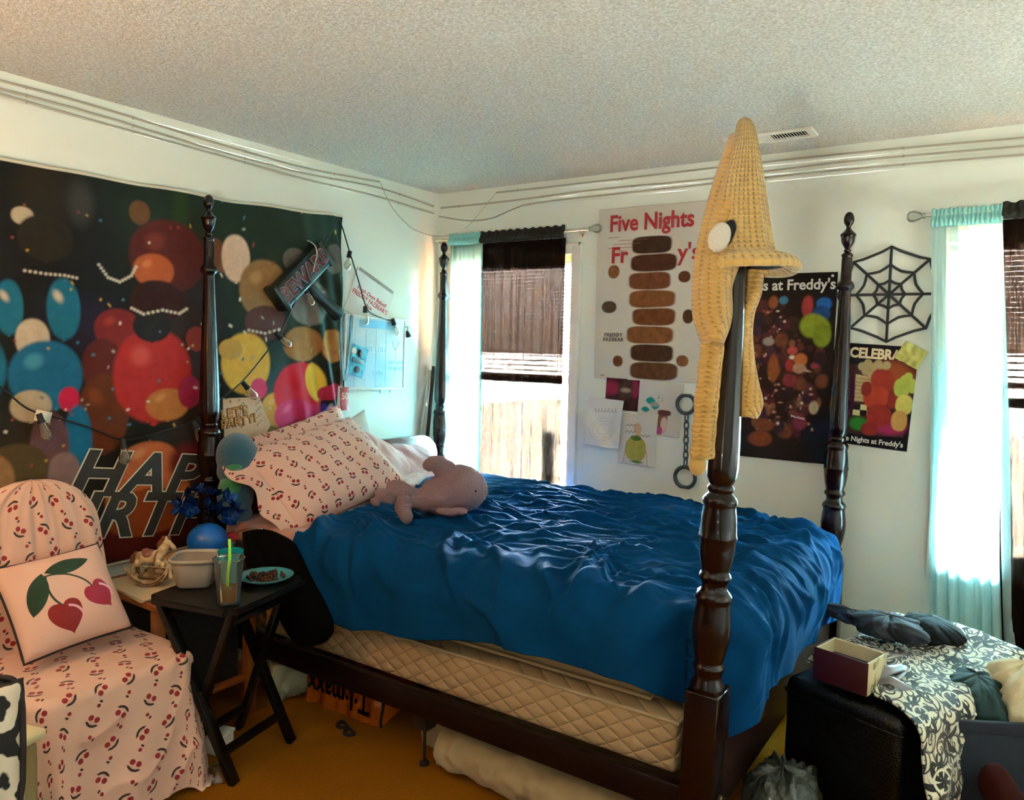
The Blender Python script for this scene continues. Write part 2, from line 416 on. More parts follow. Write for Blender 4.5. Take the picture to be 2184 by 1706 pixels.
for n, w in ((1, W1), (2, W2)):
    x0, x1 = w; z0, z1 = WZ; cw = .060
    win = bpy.data.objects.new('window_%d' % n, None); COL.objects.link(win); win.location = ((x0+x1)/2, .06, z0); win['kind'] = 'structure'
    fr = [bx(x0, x0+.012, .04, .11, z0, z1), bx(x1-.012, x1, .04, .11, z0, z1), bx(x0, x1, .04, .11, z0, z0+.03), bx(x0, x1, .04, .11, z1-.03, z1)]
    struct(link('window_frame', joinme(fr), win, M_trim, False))
    zm = (z0+z1)/2
    for (a, b, yy) in ((z0+.03, zm+.02, .05), (zm-.02, z1-.03, .075)):
        sa = [bx(x0+.012, x0+.034, yy, yy+.025, a, b), bx(x1-.034, x1-.012, yy, yy+.025, a, b), bx(x0+.012, x1-.012, yy, yy+.025, a, a+.03), bx(x0+.012, x1-.012, yy, yy+.025, b-.03, b)]
        sh = struct(link('window_sash', joinme(sa), win, M_trim, False))
        gp = link('glass_pane', bx(x0+.034, x1-.034, yy+.010, yy+.014, a+.03, b-.03), win, M_glass, False); gp['kind'] = 'structure'
    # casing on the room side
    def strip(xa, xb, za, zb): return [bx(xa, xb, -.018, 0, za, zb, .004), ]
    cs = strip(x0-cw, x0, z0-cw, z1+cw)+strip(x1, x1+cw, z0-cw, z1+cw)+strip(x0, x1, z1, z1+cw)+strip(x0, x1, z0-cw, z0)
    cs += [bx(x0-cw, x0-cw+.016, -.026, -.018, z0-cw, z1+cw, .003), bx(x1+cw-.016, x1+cw, -.026, -.018, z0-cw, z1+cw, .003), bx(x0-cw, x1+cw, -.026, -.018, z1+cw-.016, z1+cw, .003)]
    struct(link('trim_%d' % n, joinme(cs), m=M_trim))
    pl = bpy.data.lights.new('daylight_portal', 'AREA'); pl.shape = 'RECTANGLE'; pl.size = x1-x0; pl.size_y = z1-z0; pl.cycles.is_portal = True
    po = bpy.data.objects.new('daylight_portal', pl); COL.objects.link(po); po.location = ((x0+x1)/2, .115, (z0+z1)/2); po.rotation_euler = (-PI/2, 0, 0)
# lawn and a grill-like dark post with rails outside the left window
struct(link('ground', bx(-14, 16, .3, 24, -.7, -.6), m=mat('dry_ground', '#d6c8b0', .95), smooth=False))
ps = AY(1167, 1010, 1.1)
t = thing('garden_post', 'dark post with thin rails outside, seen through the lower right of the black curtain', 'post', (ps.x, 1.1, -.6))
M_dk = mat('dark_metal', '#1d1813', .5)
place(link('post', bx(-.028, .028, -.03, .03, 0, 1.42+.09, .006), None, M_dk), t)
for zz in (1.16, 1.42): place(link('rail', bx(.028, .6, -.012, .012, zz, zz+.028, .004), None, M_dk), t)

# one globe floor lamp left of the camera; two unseen uplights added as fill
M_globe = mat('lamp_globe', '#fff0d8', .4, emit='#ffa64a', estr=LAMP_POWER)
M_brass = mat('lamp_metal', '#6b5a3c', .35, 1.)
t = thing('floor_lamp', 'lit globe floor lamp standing left of the slipcovered chair', 'lamp', (LAMP_LOC[0], LAMP_LOC[1], 0))
place(link('base', lathe([(.001, 0), (.14, 0), (.14, .015), (.03, .03), (.001, .03)]), None, M_brass), t)
place(link('pole', lathe([(.011, .02), (.011, LAMP_LOC[2]-.08), (.03, LAMP_LOC[2]-.07), (.03, LAMP_LOC[2]-.05)], 16), None, M_brass), t)
place(link('globe', xf(lathe([(.075*math.sin(i*PI/16), -.075*math.cos(i*PI/16)) for i in range(17)], 24, cap=False), Matrix.Translation((0, 0, LAMP_LOC[2]))), None, M_globe), t)
for k, (x, y, z, pw_) in enumerate(FILL_LAMPS):  # added out of view to brighten ceiling and walls
    M_fill = mat('uplight_glass_%d' % k, '#fff6e6', .4, emit='#f3f6ea', estr=pw_)
    t = thing('torchiere', ['bowl uplight standing right of the camera by the right wall', 'bowl uplight standing behind the camera'][k], 'lamp', (x, y, 0))
    place(link('base', lathe([(.001, 0), (.15, 0), (.15, .02), (.03, .035), (.001, .035)]), None, M_brass), t)
    place(link('pole', lathe([(.013, .03), (.013, z-.08)], 16), None, M_brass), t)
    place(link('bowl', lathe([(.02, z-.09), (.16, z-.06), (.27, z+.02), (.262, z+.02), (.15, z-.045), (.02, z-.06)], cap=False), None, M_brass), t)
    place(link('diffuser', lathe([(.001, z+.005), (.25, z+.005), (.25, z), (.001, z)]), None, M_fill), t)

# ------------------------------------------------------------------ ceiling vent
v0, v1 = AZ(1540, 294, RH), AZ(1740, 278, RH)
t = thing('ceiling_vent', 'white metal ceiling vent with dark louvre slots behind the yellow hat tip', 'vent', ((v0.x+v1.x)/2, -.303, RH))
M_vent = mat('vent_enamel', '#e8e6dc', .4); M_slot = mat('vent_slot', '#17150f', .9)
hw = (v1.x-v0.x)/2
place(link('frame', joinme([bx(-hw, hw, -.065, -.045, -.012, 0, .003), bx(-hw, hw, .045, .065, -.012, 0, .003), bx(-hw, -hw+.03, -.045, .045, -.012, 0, .003), bx(hw-.03, hw, -.045, .045, -.012, 0, .003), bx(-.006, .006, -.045, .045, -.012, 0, .002)]), None, M_vent), t)
place(link('duct', bx(-hw+.03, hw-.03, -.045, .045, -.002, 0), None, M_slot, False), t)  # flat dark plate, stands for the shade behind the louvres
sl = []
for i in range(26):
    xx = -hw+.04+i*(2*hw-.08)/25
    m_ = bx(-.0008, .0008, -.043, .043, -.0045, .0045); m_.transform(Matrix.Translation((xx, 0, -.007)) @ Matrix.Rotation(.75 if xx < 0 else -.75, 4, 'Y')); sl.append(m_)
place(link('louvre', joinme(sl), None, M_vent, False), t)

# ------------------------------------------------------------------ blinds, rods, curtains
M_slat = mat('blind_slat', '#cfae98', .5)
mt = MATS['blind_slat']; E.nt = mt.node_tree
tr = mt.node_tree.nodes.new('ShaderNodeBsdfTranslucent'); tr.inputs[0].default_value = lin('#f2d2bd')
mx = mt.node_tree.nodes.new('ShaderNodeMixShader'); mx.inputs[0].default_value = 1.0
ou = mt.node_tree.nodes['Material Output']; mt.node_tree.links.new(mt.node_tree.nodes['Principled BSDF'].outputs[0], mx.inputs[1]); mt.node_tree.links.new(tr.outputs[0], mx.inputs[2]); mt.node_tree.links.new(mx.outputs[0], ou.inputs[0])
for n, w, zb, lab in ((1, W1, 1.345, 'half-lowered tan slatted blind behind the black curtain of the left window'), (2, W2, 1.40, 'half-lowered tan slatted blind behind the black curtain of the right window')):
    x0, x1 = w[0]+.008, w[1]-.008
    t = thing('window_blind', lab, 'blind', ((x0+x1)/2, .02, zb), group=None)
    L = (x1-x0)/2
    place(link('headrail', bx(-L, L, -.014, .016, 2.03-.04-zb, 2.028-zb, .003), None, M_slat), t)
    place(link('bottom_rail', bx(-L, L, -.012, .012, 0, .022, .004), None, M_slat), t)
    ss = []; z = .045
    while z < 2.03-.05-zb:
        m_ = bx(-L, L, -.0115, .0115, -.0006, .0006); m_.transform(Matrix.Translation((0, 0, z)) @ Matrix.Rotation(0.92 if z > .14 else .25, 4, 'X')); ss.append(m_); z += .0205 if z > .12 else .028
    place(link('slats', joinme(ss), None, M_slat, False), t)
    for xx in (-L*.6, L*.6): place(link('lift_cord', bx(xx-.001, xx+.001, -.015, -.013, 0, 2.0-zb), None, M_trim, False), t)
YR = -.052
M_rod = mat('rod_metal', '#d9d6c8', .3, .8); M_crys = clearmat('crystal', '#eef2ee', .9, .05)
def rod(x0, x1, z, lab, ends, brk):
    t = thing('curtain_rod', lab, 'curtain rod', ((x0+x1)/2, YR, z)); L = (x1-x0)/2
    m_ = lathe([(.0065, -L), (.0065, L)], 14); m_.transform(Matrix.Rotation(PI/2, 4, 'Y')); place(link('rod', m_, None, M_rod), t)
    for e in ends:
        m_ = lathe([(.004, 0), (.012, .004), (.012, .01), (.009, .014), (.016, .022), (.024, .045), (.023, .06), (.012, .07), (.001, .072)], 8); m_.transform(Matrix.Translation((e*L, 0, 0)) @ Matrix.Rotation(e*PI/2, 4, 'Y')); place(link('finial', m_, None, M_crys), t)
    for b in brk:
        place(link('bracket', joinme([bx(b-x0-L-.006, b-x0-L+.006, -.004, -YR-.001, -.016, -.006, .002), bx(b-x0-L-.01, b-x0-L+.01, -YR-.005, -YR, -.03, .02, .002)]), None, M_rod), t)
    return t
rod(.03, 1.075, 2.150, 'silver curtain rod with a crystal end above the left window', (1,), (.05, 1.02))
rod(2.655, 3.72, 2.100, 'silver curtain rod with a crystal end above the right window', (-1,), (2.70, 3.66))
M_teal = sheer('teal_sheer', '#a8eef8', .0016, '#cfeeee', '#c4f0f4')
M_teal1 = sheer('teal_sheer_left', '#a8eef8', .0016, '#8fbcbe', '#7fb4b8')  # darker copy of the teal sheer, dims the light on the corner wall
M_tealh = mat('teal_gather', '#8fcfca', .8)
M_blk = sheer('black_sheer', '#f4d4c0', .00072, '#241a16', '#000000')
M_blkh = mat('black_gather', '#1b1a14', .9)
def curtain(name, lab, x0t, x1t, x0b, x1b, zr, zb, ym, nf, amp, m, mh, seed, hd=.03, hb=.035):
    t = thing(name, lab, 'curtain', ((x0t+x1t)/2, ym, zr))
    nx, nz = max(60, nf*12), 60
    s = np.linspace(0, 1, nx); q = np.linspace(0, 1, nz); Sx, Q = np.meshgrid(s, q)
    X = (x0t+(x1t-x0t)*Sx)*(1-Q)+(x0b+(x1b-x0b)*Sx)*Q; Z = zr-hb+(zb-zr+hb)*Q
    ph = Sx*nf*2*PI+1.4*pn(Sx*4+seed, Q*1.3+seed)
    a_ = amp*(.35+.65*np.clip(Q*2.5, 0, 1))*(1+.5*pn(Sx*5+seed, Q*2))
    Y = ym+a_*np.sin(ph)+.3*a_*np.sin(2.3*ph+1); X = X+.004*np.sin(ph*1.0+.6)*Q
    o = place(link('panel', grid(X-t.location.x, Y-t.location.y, Z-t.location.z), None, m), t)
    # rod pocket and ruffle above it
    nz = 14; Sx, Q = np.meshgrid(np.linspace(0, 1, nx*2), np.linspace(0, 1, nz))
    X = x0t+(x1t-x0t)*Sx; Z = zr+hd-(hd+hb)*Q+.004*np.sin(Sx*nf*9)*(Q < .1)
    bul = np.where(Q < .45, .004+.004*(Q/.45), .012*np.sin(np.clip((Q-.45)/.55, 0, 1)*PI)+.008)
    Y = YR-bul-.0035*np.sin(Sx*nf*2.6*2*PI+2*pn(Sx*9, Q*2+seed))
    place(link('gathered_heading', grid(X-t.location.x, Y-t.location.y, Z-t.location.z, thick=.0015), None, mh), t)
    return t
a, b = AY(958, 520, -.06), AY(1027, 500, -.06)
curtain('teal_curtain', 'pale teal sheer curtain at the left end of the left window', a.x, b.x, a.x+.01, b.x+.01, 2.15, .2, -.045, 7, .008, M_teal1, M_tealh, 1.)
a2, b2 = AY(1024, 508, -.06), AY(1204, 497, -.06)
curtain('black_curtain', 'black sheer curtain over the middle of the left window', a2.x, b2.x, a2.x, b2.x+.005, 2.15, .2, -.045, 8, .007, M_blk, M_blkh, 2.)
# right window: a flat stretch of teal at the edge, then gathers
a3, b3 = AY(1987, 462, -.06), AY(2140, 450, -.06)
curtain('teal_curtain', 'long pale teal sheer curtain beside the spider web decoration', a3.x, b3.x, a3.x+.09, b3.x+.155, 2.10, .17, -.046, 6, .011, M_teal, M_tealh, 5., hd=.022, hb=.05)
a4 = AY(2138, 450, -.06)
curtain('black_curtain', 'black sheer curtain of the right window, at the right edge of the photo', a4.x, 3.55, a4.x+.09, 3.6, 2.10, .17, -.044, 9, .011, M_blk, M_blkh, 8.)
# ------------------------------------------------------------------ four-poster bed
M_mah = mat('mahogany', '#3a1410', .26, cf=lambda: mixc(noise(9, 4, .6, sc=(6, 6, .5)), '#080202', '#1c0805'), spec=.3, coat=.12)
PNL, PFL, PNR, PFR = (.1197, -1.6592), (.1219, -.0865), (2.3635, -1.662), (2.3657, -.089)
_zy = [38, 132, 215, 342, 935, 985, 1075, 1180, 1235, 1400, 1450]
_zz = [2.1322, 2.0336, 1.9474, 1.8137, 1.1732, 1.1205, 1.0219, .9106, .8542, .6625, .594]
def zy(y): return float(np.interp(y, _zy, _zz)) if y > 38 else 2.1322
pro = [(38, .002), (41, .010), (48, .016), (60, .0205), (72, .0215), (84, .019), (92, .013), (98, .010), (104, .009), (110, .013), (120, .022), (128, .031), (133, .033), (137, .030), (145, .028), (158, .027), (172, .021), (184, .013), (190, .010), (194, .015), (199, .015), (203, .011), (208, .019), (214, .024), (220, .023), (224, .020),
       (226, .0205), (232, .0215), (280, .0215), (318, .022), (322, .026), (330, .032), (342, .036), (350, .034), (356, .027), (362, .0235), (370, .0235), (420, .025), (520, .029), (640, .034), (760, .039), (850, .042), (900, .0425), (925, .040), (940, .033), (946, .030), (950, .034), (955, .036), (960, .034), (966, .032), (974, .040), (982, .046), (990, .047), (998, .044), (1004, .043),
       (1020, .046), (1045, .048), (1070, .0485), (1074, .050), (1079, .050), (1083, .048), (1110, .047), (1140, .043), (1160, .038), (1168, .037), (1172, .040), (1178, .0435), (1184, .0435), (1189, .038), (1200, .034), (1212, .035), (1220, .042), (1228, .048), (1238, .050), (1244, .046), (1250, .045), (1270, .048), (1300, .051), (1330, .050), (1360, .045), (1385, .038), (1392, .037), (1396, .041), (1402, .043), (1408, .040), (1414, .036), (1424, .037), (1436, .044), (1446, .0475), (1451, .045)]
def pmod(a, z):
    m = np.ones_like(a)
    if 1.19 < z < 1.79 or 1.835 < z < 1.93: m = 1-.045*(.5+.5*np.cos(12*a))**2
    elif .925 < z < 1.09: m = 1+.035*np.cos(6*a+math.sin(z*60))*math.sin((z-.925)/.165*PI)
    elif .68 < z < .84: m = 1+.03*np.abs(np.cos(5*a))*math.sin((z-.68)/.16*PI)
    return m
bed = thing('four_poster_bed', 'dark mahogany four-poster bed with tall turned posts', 'bed', (1.24, -.87, 0))
def post(p, lean=0, cut=0):
    P = [(r, zy(y)) for y, r in pro if y >= cut][::-1]
    top = lathe(P, 48, pmod)
    blk = bx(-.046, .046, -.046, .046, .20, .596, .004)
    foot = lathe([(.001, 0), (.026, 0), (.03, .02), (.034, .05), (.045, .11), (.045, .14), (.03, .155), (.03, .17), (.044, .19), (.044, .205)], 28)
    me = joinme([top, blk, foot]); auto(me, 50)
    o = link('bed_post', me, None, M_mah); o.location = (p[0], p[1], 0)
    if lean:
        # the near post stands slightly out of true
        ax = Vector(CFw).cross(Vector((0, 0, 1))).normalized(); ax = Vector((-CRt[1], CRt[0], 0))
        me.transform(Matrix.Translation((0, 0, .5)) @ Matrix.Rotation(lean, 4, ax) @ Matrix.Translation((0, 0, -.5)))
    o.parent = bed; o.matrix_parent_inverse = bed.matrix_basis.inverted(); return o
post(PNL); post(PFL); post(PFR); post(PNR, .026, 228)
M_rail = mat('dark_rail', '#100505', .35, spec=.3)
link('side_rail', bx(.165, 2.317, -1.692, -1.655, .225, .315, .008), bed, M_rail)
link('side_rail', bx(.165, 2.317, -.107, -.070, .225, .315, .008), bed, M_mah)
link('foot_panel', bx(2.345, 2.385, -1.615, -.135, .20, .56, .01), bed, mat('foot_panel_wood', '#1c0a06', .4, spec=.3))
# headboard with rounded shoulders
bm = bmesh.new(); pts = []
yA, yB, zt, rr = -1.61, -.135, .995, .16
for i in range(11): q = PI/2*i/10; pts.append((yB-rr+rr*math.sin(PI/2-q) , zt-rr*.8+rr*.8*math.sin(q)))
for i in range(11): q = PI/2*i/10; pts.append((yA+rr-rr*math.sin(q), zt-rr*.8+rr*.8*math.cos(q)))
pts = [(yB, .22)]+pts+[(yA, .22)]
f = bm.faces.new([bm.verts.new((.105, y, z)) for y, z in pts]); r = bmesh.ops.extrude_face_region(bm, geom=[f])
for v in r['geom']:
    if isinstance(v, bmesh.types.BMVert): v.co.x += .032
bmesh.ops.bevel(bm, geom=[e for e in bm.edges if len(e.link_faces) == 2 and e.calc_face_angle(0) > 1.2], offset=.006, segments=2, affect='EDGES')
me = tomesh(bm); auto(me); link('headboard', me, bed, mat('headboard_wood', '#5a2a20', .25, cf=lambda: mixc(noise(9, 4, .6, sc=(6, .6, 6)), '#3a150f', '#6b3529'), coat=.4))
sl = AZ(950, 1600, 0.0)
me = joinme([bx(-.03, .03, -.03, .03, .14, .225, .004), lathe([(.001, 0), (.018, 0), (.018, .01), (.006, .014), (.006, .15)], 12)])
o = link('support_leg', me, bed, M_dk); o.location = (sl.x, -1.60, 0)
bolt = lathe([(.001, 0), (.011, .001), (.012, .008), (.006, .012), (.009, .018), (.001, .022)], 16); bolt.transform(Matrix.Rotation(PI/2, 4, 'Y'))
o = link('bed_bolt', bolt, bed, M_brass); o.location = (2.4095, -1.662, .30)

# ------------------------------------------------------------------ box spring, mattress, sheet
def quilt():
    X, Y, Z = sep(coord('Object')); h = X+Y
    a = eabs(esin((h+Z*1.6)*PI/.085)); b = eabs(esin((h-Z*1.6)*PI/.085)); return E.op('POWER', emin(a, b), .45)
M_quilt = mat('quilted_ticking', '#a98f6a', .85, bump=quilt, bdist=.007, bstr=.9)
M_matt = mat('mattress_knit', '#b09a78', .85, bump=lambda: noise(300, 2), bdist=.001)
t = thing('box_spring', 'quilted tan box spring resting on the dark bed rail', 'box spring', (1.24, -.87, .315))
place(link('body', bx(-1.045, 1.045, -.782, .755, 0, .158, .02, 3), None, M_quilt), t)
place(link('piping', tube([(-1.045, -.784, .155), (1.045, -.784, .155), (1.045, .757, .155), (-1.045, .757, .155)], .006, 8, True), None, M_matt), t)
t = thing('mattress', 'plain tan mattress on top of the quilted box spring', 'mattress', (1.24, -.87, .476))
place(link('body', bx(-1.045, 1.005, -.742, .745, 0, .258, .07, 4), None, M_matt), t)
for zz in (.022, .245): place(link('piping', tube([(-.98, -.742, zz), (.94, -.742, zz), (.94, .743, zz), (-1.02, .743, zz)], .006, 8, True), None, M_matt), t)
M_pink = mat('pink_sheet', '#bd8a7e', .85, bump=lambda: noise(18, 4, .6), bdist=.01, bstr=.5, sheen=.2)
def shw(A, B, ex): return .006*pn(A*6, B*5)+.006*np.clip(ridge(A*4+2*pn(A*2, B*2), B*7), 0, 1)**3
X, Y, Z, U, V = drape(.20, 2.2, -1.612, -.12, (.0, .05, .10, .06), lambda x, y: .742+0*x, .02, 150, 130, wr=shw)
tag(link('bed_sheet', grid(X, Y, Z, U, V, thick=.003), m=M_pink), 'pale pink fitted sheet showing at the head of the bed below the pillows', 'sheet')

# ------------------------------------------------------------------ blue comforter
M_blue = mat('blue_cotton', '#064478', .85, cf=lambda: mixc(noise(7, 3), '#002f54', '#003e6c'), bump=lambda: noise(26, 5, .65, sc=(1, 2.2, 1))*.6+noise(900, 1)*.04, bdist=.012, bstr=.22, sheen=0, spec=.08)
def ztop(x, y):
    h = .815+.022*pn(x*2.1+3, y*2.3)+.012*pn(x*4+1, y*4.4)
    h = h+.03*np.exp(-((y+1.35)/.25)**2)*sstep(.5, 1.3, x)*(1-sstep(2.0, 2.4, x))
    h = h-.03*sstep(-.5, -.1, y)-.015*sstep(2.0, 2.35, x)
    return h
def kf(x, y, nx, ny):
    # at the foot corners the cloth is tucked in behind the posts
    dx = 2.30-x; dy1 = y+1.61; dy2 = -.13-y
    c1 = np.maximum(dx, 0)+np.maximum(dy1, 0); c2 = np.maximum(dx, 0)+np.maximum(dy2, 0)
    return np.minimum(sstep(.02, .17, c1), sstep(.02, .17, c2))*np.where(ny > .3, .55, 1.)+.03
def fold(s, rest): return (.020*pn(s*4.2, rest*2)+.007*np.sin(s*15+3*pn(s*3, rest*3)))*np.clip(rest/.1, 0, 1)
def strokes(A, B, L, seed, wmin=.010, wmax=.024):
    """individual creases: each is a short curved ridge (x, y, heading, length, width, height)"""
    H = np.zeros_like(A); rs = np.random.RandomState(seed)
    for (x, y, th, ln, w, h, bend) in L:
        m = (np.abs(A-x) < ln*.6+.05) & (np.abs(B-y) < ln*.6+.05)
        if not m.any(): continue
        dx, dy = A[m]-x, B[m]-y; u = (dx*math.cos(th)+dy*math.sin(th)); v = (-dx*math.sin(th)+dy*math.cos(th))
        v = v-bend*(u*u)/ln-.010*np.sin(u*9/ln+x*30)
        t = np.clip(1-(2*u/ln)**2, 0, 1)
        ww = w*(.6+.4*t)*np.where(v > 0, 1.5, .75)
        H[m] += h*t**1.2*(np.exp(-(v/ww)**2)-.30*np.exp(-((v-1.9*w)/(2*w))**2))
    return H
def crease_list():
    rs = np.random.RandomState(12); L = []
    for k in range(240):        # on top: long fine creases along the bed, fanning slightly
        x, y = .7+rs.rand()*1.65, -1.62+rs.rand()*1.5
        th = .10+.42*(y+.85)*(1 if x < 1.5 else -.6)+rs.randn()*.24+(.25 if x > 1.9 else 0)
        sc = .55+.45*min(1, max(0, (y+1.5)/.5))
        L.append((x, y, th, .18+rs.rand()*.55, .007+rs.rand()*.012, (.006+rs.rand()*.015)*sc, rs.randn()*.25))
    for k in range(34):         # near side: soft diagonal folds falling from the edge
        x, y = .75+rs.rand()*1.55, -1.55-rs.rand()*.35
        L.append((x, y, -1.0+rs.randn()*.35 if x < 1.9 else -1.9+rs.randn()*.3, .25+rs.rand()*.3, .020+rs.rand()*.025, .008+rs.rand()*.016, rs.randn()*.3))
    for k in range(80):         # foot end: folds running over the edge and down
        x, y = 2.15+rs.rand()*.45, -1.5+rs.rand()*1.3
        L.append((x, y, .35*math.sin(y*5)+rs.randn()*.25, .25+rs.rand()*.35, .011+rs.rand()*.018, .007+rs.rand()*.013, rs.randn()*.3))
    for q in range(11):         # puckers gathered near the foot corner
        th = q/11*PI*2+.3; L.append((1.93+.10*math.cos(th), -1.50+.10*math.sin(th), th, .22, .009, .016, .1))
    for (x, y, th, ln, w, h, b) in ((1.30, -1.30, .55, .75, .022, .026, .2), (1.72, -1.22, .35, .5, .020, .024, -.3), (1.1, -.95, .12, .8, .018, .018, .1), (1.75, -.75, -.2, .7, .018, .020, .2), (2.05, -1.25, 1.0, .4, .02, .022, .2), (1.45, -1.55, -.5, .5, .025, .026, .2), (.9, -1.5, -1.1, .45, .025, .026, .3)):
        L.append((x, y, th, ln, w, h, b))
    return L
CREASES = crease_list()
def wr(A, B, ex):
    return strokes(A, B, CREASES, 1)*1.15+.010*pn(A*3.3, B*3.1)-.004
def nearhem(A, B): return np.where(B < -1.61, -1.61+(B+1.61)*np.interp(A, [.5, .9, 1.5, 2.0, 2.3], [1.12, 1.08, .98, .86, .80]), B)
NXc, NYc = 600, 500
X, Y, Z, A, B = drape(.52, 2.30, -1.61, -.13, (.0, .44, .355, .26), ztop, .145, NXc, NYc, kf, flare=-.03, fold=fold, wr=None, bmap=nearhem)
# slanted head edge: shift every cloth row so that it starts where the pillows end
yh = np.interp(B, [-2.1, -1.75, -1.46, -.9, -.3, 0.2], [.86, .74, .66, .56, .24, .16]); w = (1-(A-.52)/(2.30-.52)).clip(0, 1)
X = X+(yh-.52)*w
# the head end hangs less far down on the near side
P = np.stack([X, Y, Z], -1); n = np.cross(np.gradient(P, axis=1), np.gradient(P, axis=0)); n /= np.linalg.norm(n, axis=-1, keepdims=True)+1e-12
exA = np.hypot(np.maximum(A-2.30, 0), np.maximum(np.maximum(-1.61-B, B+.13), 0))
hh = wr(A+(yh-.52)*w, B, exA); edge = np.exp(-((X-yh)/.05)**2); P = P+n*hh[..., None]
P[..., 2] -= .035*np.exp(-((A-.52)/.035)**2)*(B > -1.7)
P[..., 2] += .014*np.sin(A*5)*(sstep(.2, .4, -1.61-B))
com = grid(P[..., 0], P[..., 1], P[..., 2], A, B, thick=.012)
ct = thing('comforter', 'rumpled royal blue comforter spread over the four-poster bed', 'comforter', (1.4, -.85, .8))
link('cover', com, ct, M_blue)
lb = bx(-.001, .001, -.012, .012, -.02, .02); o = link('care_tag', lb, ct, mat('pink_tag', '#c8556a', .6)); cv = np.array([v.co[:] for v in com.vertices]); o.location = cv[np.argmin(np.linalg.norm(cv-np.array([2.46, -.33, .50]), axis=1))]

# ------------------------------------------------------------------ pillows
def cherry(k=1., base='#dcb5a6', red='#8e1420', dark='#2a1c1c', faint='#b98c72'):
    u, v = uv(); P = .108/k
    def motif(u, v, P, seed, kind):
        iv = efl(v/P); ou = u/P+iv*.37+seed; iu = efl(ou); x = (efr(ou)-.5)*P; y = (efr(v/P)-.5)*P
        an = esin(iu*12.9+iv*78.2+seed)*.7+efl(efr((iu+iv)*.5+.25)*2)*PI
        c, s = ecos(an), esin(an); xx = x*c-y*s; yy = x*s+y*c; ax = eabs(xx)
        if kind == 0:
            ch = hyp(ax-.0105, yy+.009)-.0085
            cr = emax(eabs(hyp(xx, yy+.010)-.0225)-.0036, .004-yy); cr = emax(cr, ax-.022)
            st = emax(eabs(ax-(.013-yy)*.5)-.0011, eabs(yy-.004)-.008)
            return ch, cr, st
        d = hyp(xx, yy+.004)-.0058; l = hyp(xx*.6, yy-.009)-.0034
        return d, l, None
    c1, c2, c3 = motif(u*k, v*k, .090, 0., 0)
    d1, d2, _ = motif(u*k+.045, v*k+.045, .090, .23, 1)
    col = mixc(step(c3), base, faint)
    col = mixc(step(c2), col, dark); col = mixc(step(c1), col, red)
    col = mixc(step(d1), col, red); col = mixc(step(d2), col, dark)
    return col
def wrink(): return noise(9, 5, .6)*.8+noise(500, 1)*.02
M_cherry = mat('cherry_print_pillowcase', '#dcb5a6', .85, cf=lambda: cherry(1.12), bump=wrink, bdist=.012, bstr=.35, sheen=.2)
M_pcase = mat('pink_pillowcase', '#c4938a', .85, bump=wrink, bdist=.012, bstr=.5, sheen=.2)
M_gcase = mat('grey_pillowcase', '#c9c6bd', .85, bump=wrink, bdist=.012, bstr=.4)
def pil(name, lab, me, o, xd, yd, m, flap=None):
    t = thing(name, lab, 'pillow', (0, 0, 0), group='pillows at the head of the bed'); t.matrix_world = frame3(o, xd, yd)
    place(link('pillow_body', me, None, m), t)
    return t
# front cherry pillow: leaning back on the others, its right end higher
bl, br, tl = AX(600, 1118, .50), AX(822, 1012, .50), AX(556, 985, .29)
tr_ = AX(772, 912, .27)
ctr = (bl+br+tl+tr_)/4
px_ = pil('bed_pillow', 'plump cherry-print pillow leaning at the front of the pillow pile', pillow(.70, .46, .20, wrk=.010, seed=3, pinch=.05), ctr, (br-bl)+(tr_-tl), (tl-bl)+(tr_-br), M_cherry)
# its loose open hem at the left
n_ = 26; q = np.linspace(0, 1, n_); w_ = np.linspace(0, 1, 12); Q, Wd = np.meshgrid(q, w_)
fx = -.325-.085*Wd-.01*np.sin(Q*9)*Wd; fy = -.20+.40*Q+.015*np.sin(Q*7)*Wd; fz = .012+.028*np.sin(Q*11+1)*Wd+.02*np.sin(Q*PI)-.02*Wd
place(link('open_hem', grid(fx, fy, fz, fx, fy, thick=.003), None, M_cherry), px_)
pil('bed_pillow', 'cherry-print pillow standing behind the front one, against the tapestry', pillow(.62, .42, .14, wrk=.010, seed=8), AX(655, 985, .17), AX(760, 935, .17)-AX(560, 1020, .17), (-.25, 0, 1), M_cherry)
pil('bed_pillow', 'plain pink pillow with a pointed corner rising between cherry pillow and whiteboard', pillow(.46, .42, .14, wrk=.016, seed=12, pinch=.10), AX(826, 1008, .30), AX(915, 985, .30)-AX(775, 900, .22), (-.55, -.22, .8), M_pcase)
pil('bed_pillow', 'flat pale pink pillow lying against the headboard beside the far post', pillow(.34, .42, .11, wrk=.012, seed=17, pinch=.08), AX(886, 1000, .30), (.25, .9, -.10), (-.75, .1, .5), mat('pink_pillowcase_light', '#bf8f8e', .85, bump=wrink, bdist=.012, bstr=.5))
pil('bed_pillow', 'grey-white pillow of which one corner peeks out above the cherry pillows', pillow(.50, .40, .10, wrk=.008, seed=21), AX(712, 985, .10)+Vector((.065, 0, 0)), (0, 1, .32), (-.12, -.1, 1), M_gcase)
# turned-down band of pink sheet along the comforter's edge
s_ = np.linspace(0, 1, 60); r_ = np.linspace(0, 1, 14); Sg, Rg = np.meshgrid(s_, r_)
ys = -1.10+.98*Sg; xs = np.interp(ys, [-1.75, -1.46, -.9, -.3, 0], [.74, .66, .56, .24, .16])
xx = xs+.05-.17*Rg; zz = .842+.012*pn(Sg*7, Rg*2)-.06*Rg**2+.02*np.sin(Rg*PI)
zz = zz-.045*sstep(.12, 0, Rg)
tag(link('folded_sheet', grid(xx, ys, zz, ys, xx, thick=.006), m=M_pink), 'turned-down band of pink sheet along the head edge of the blue comforter', 'sheet')

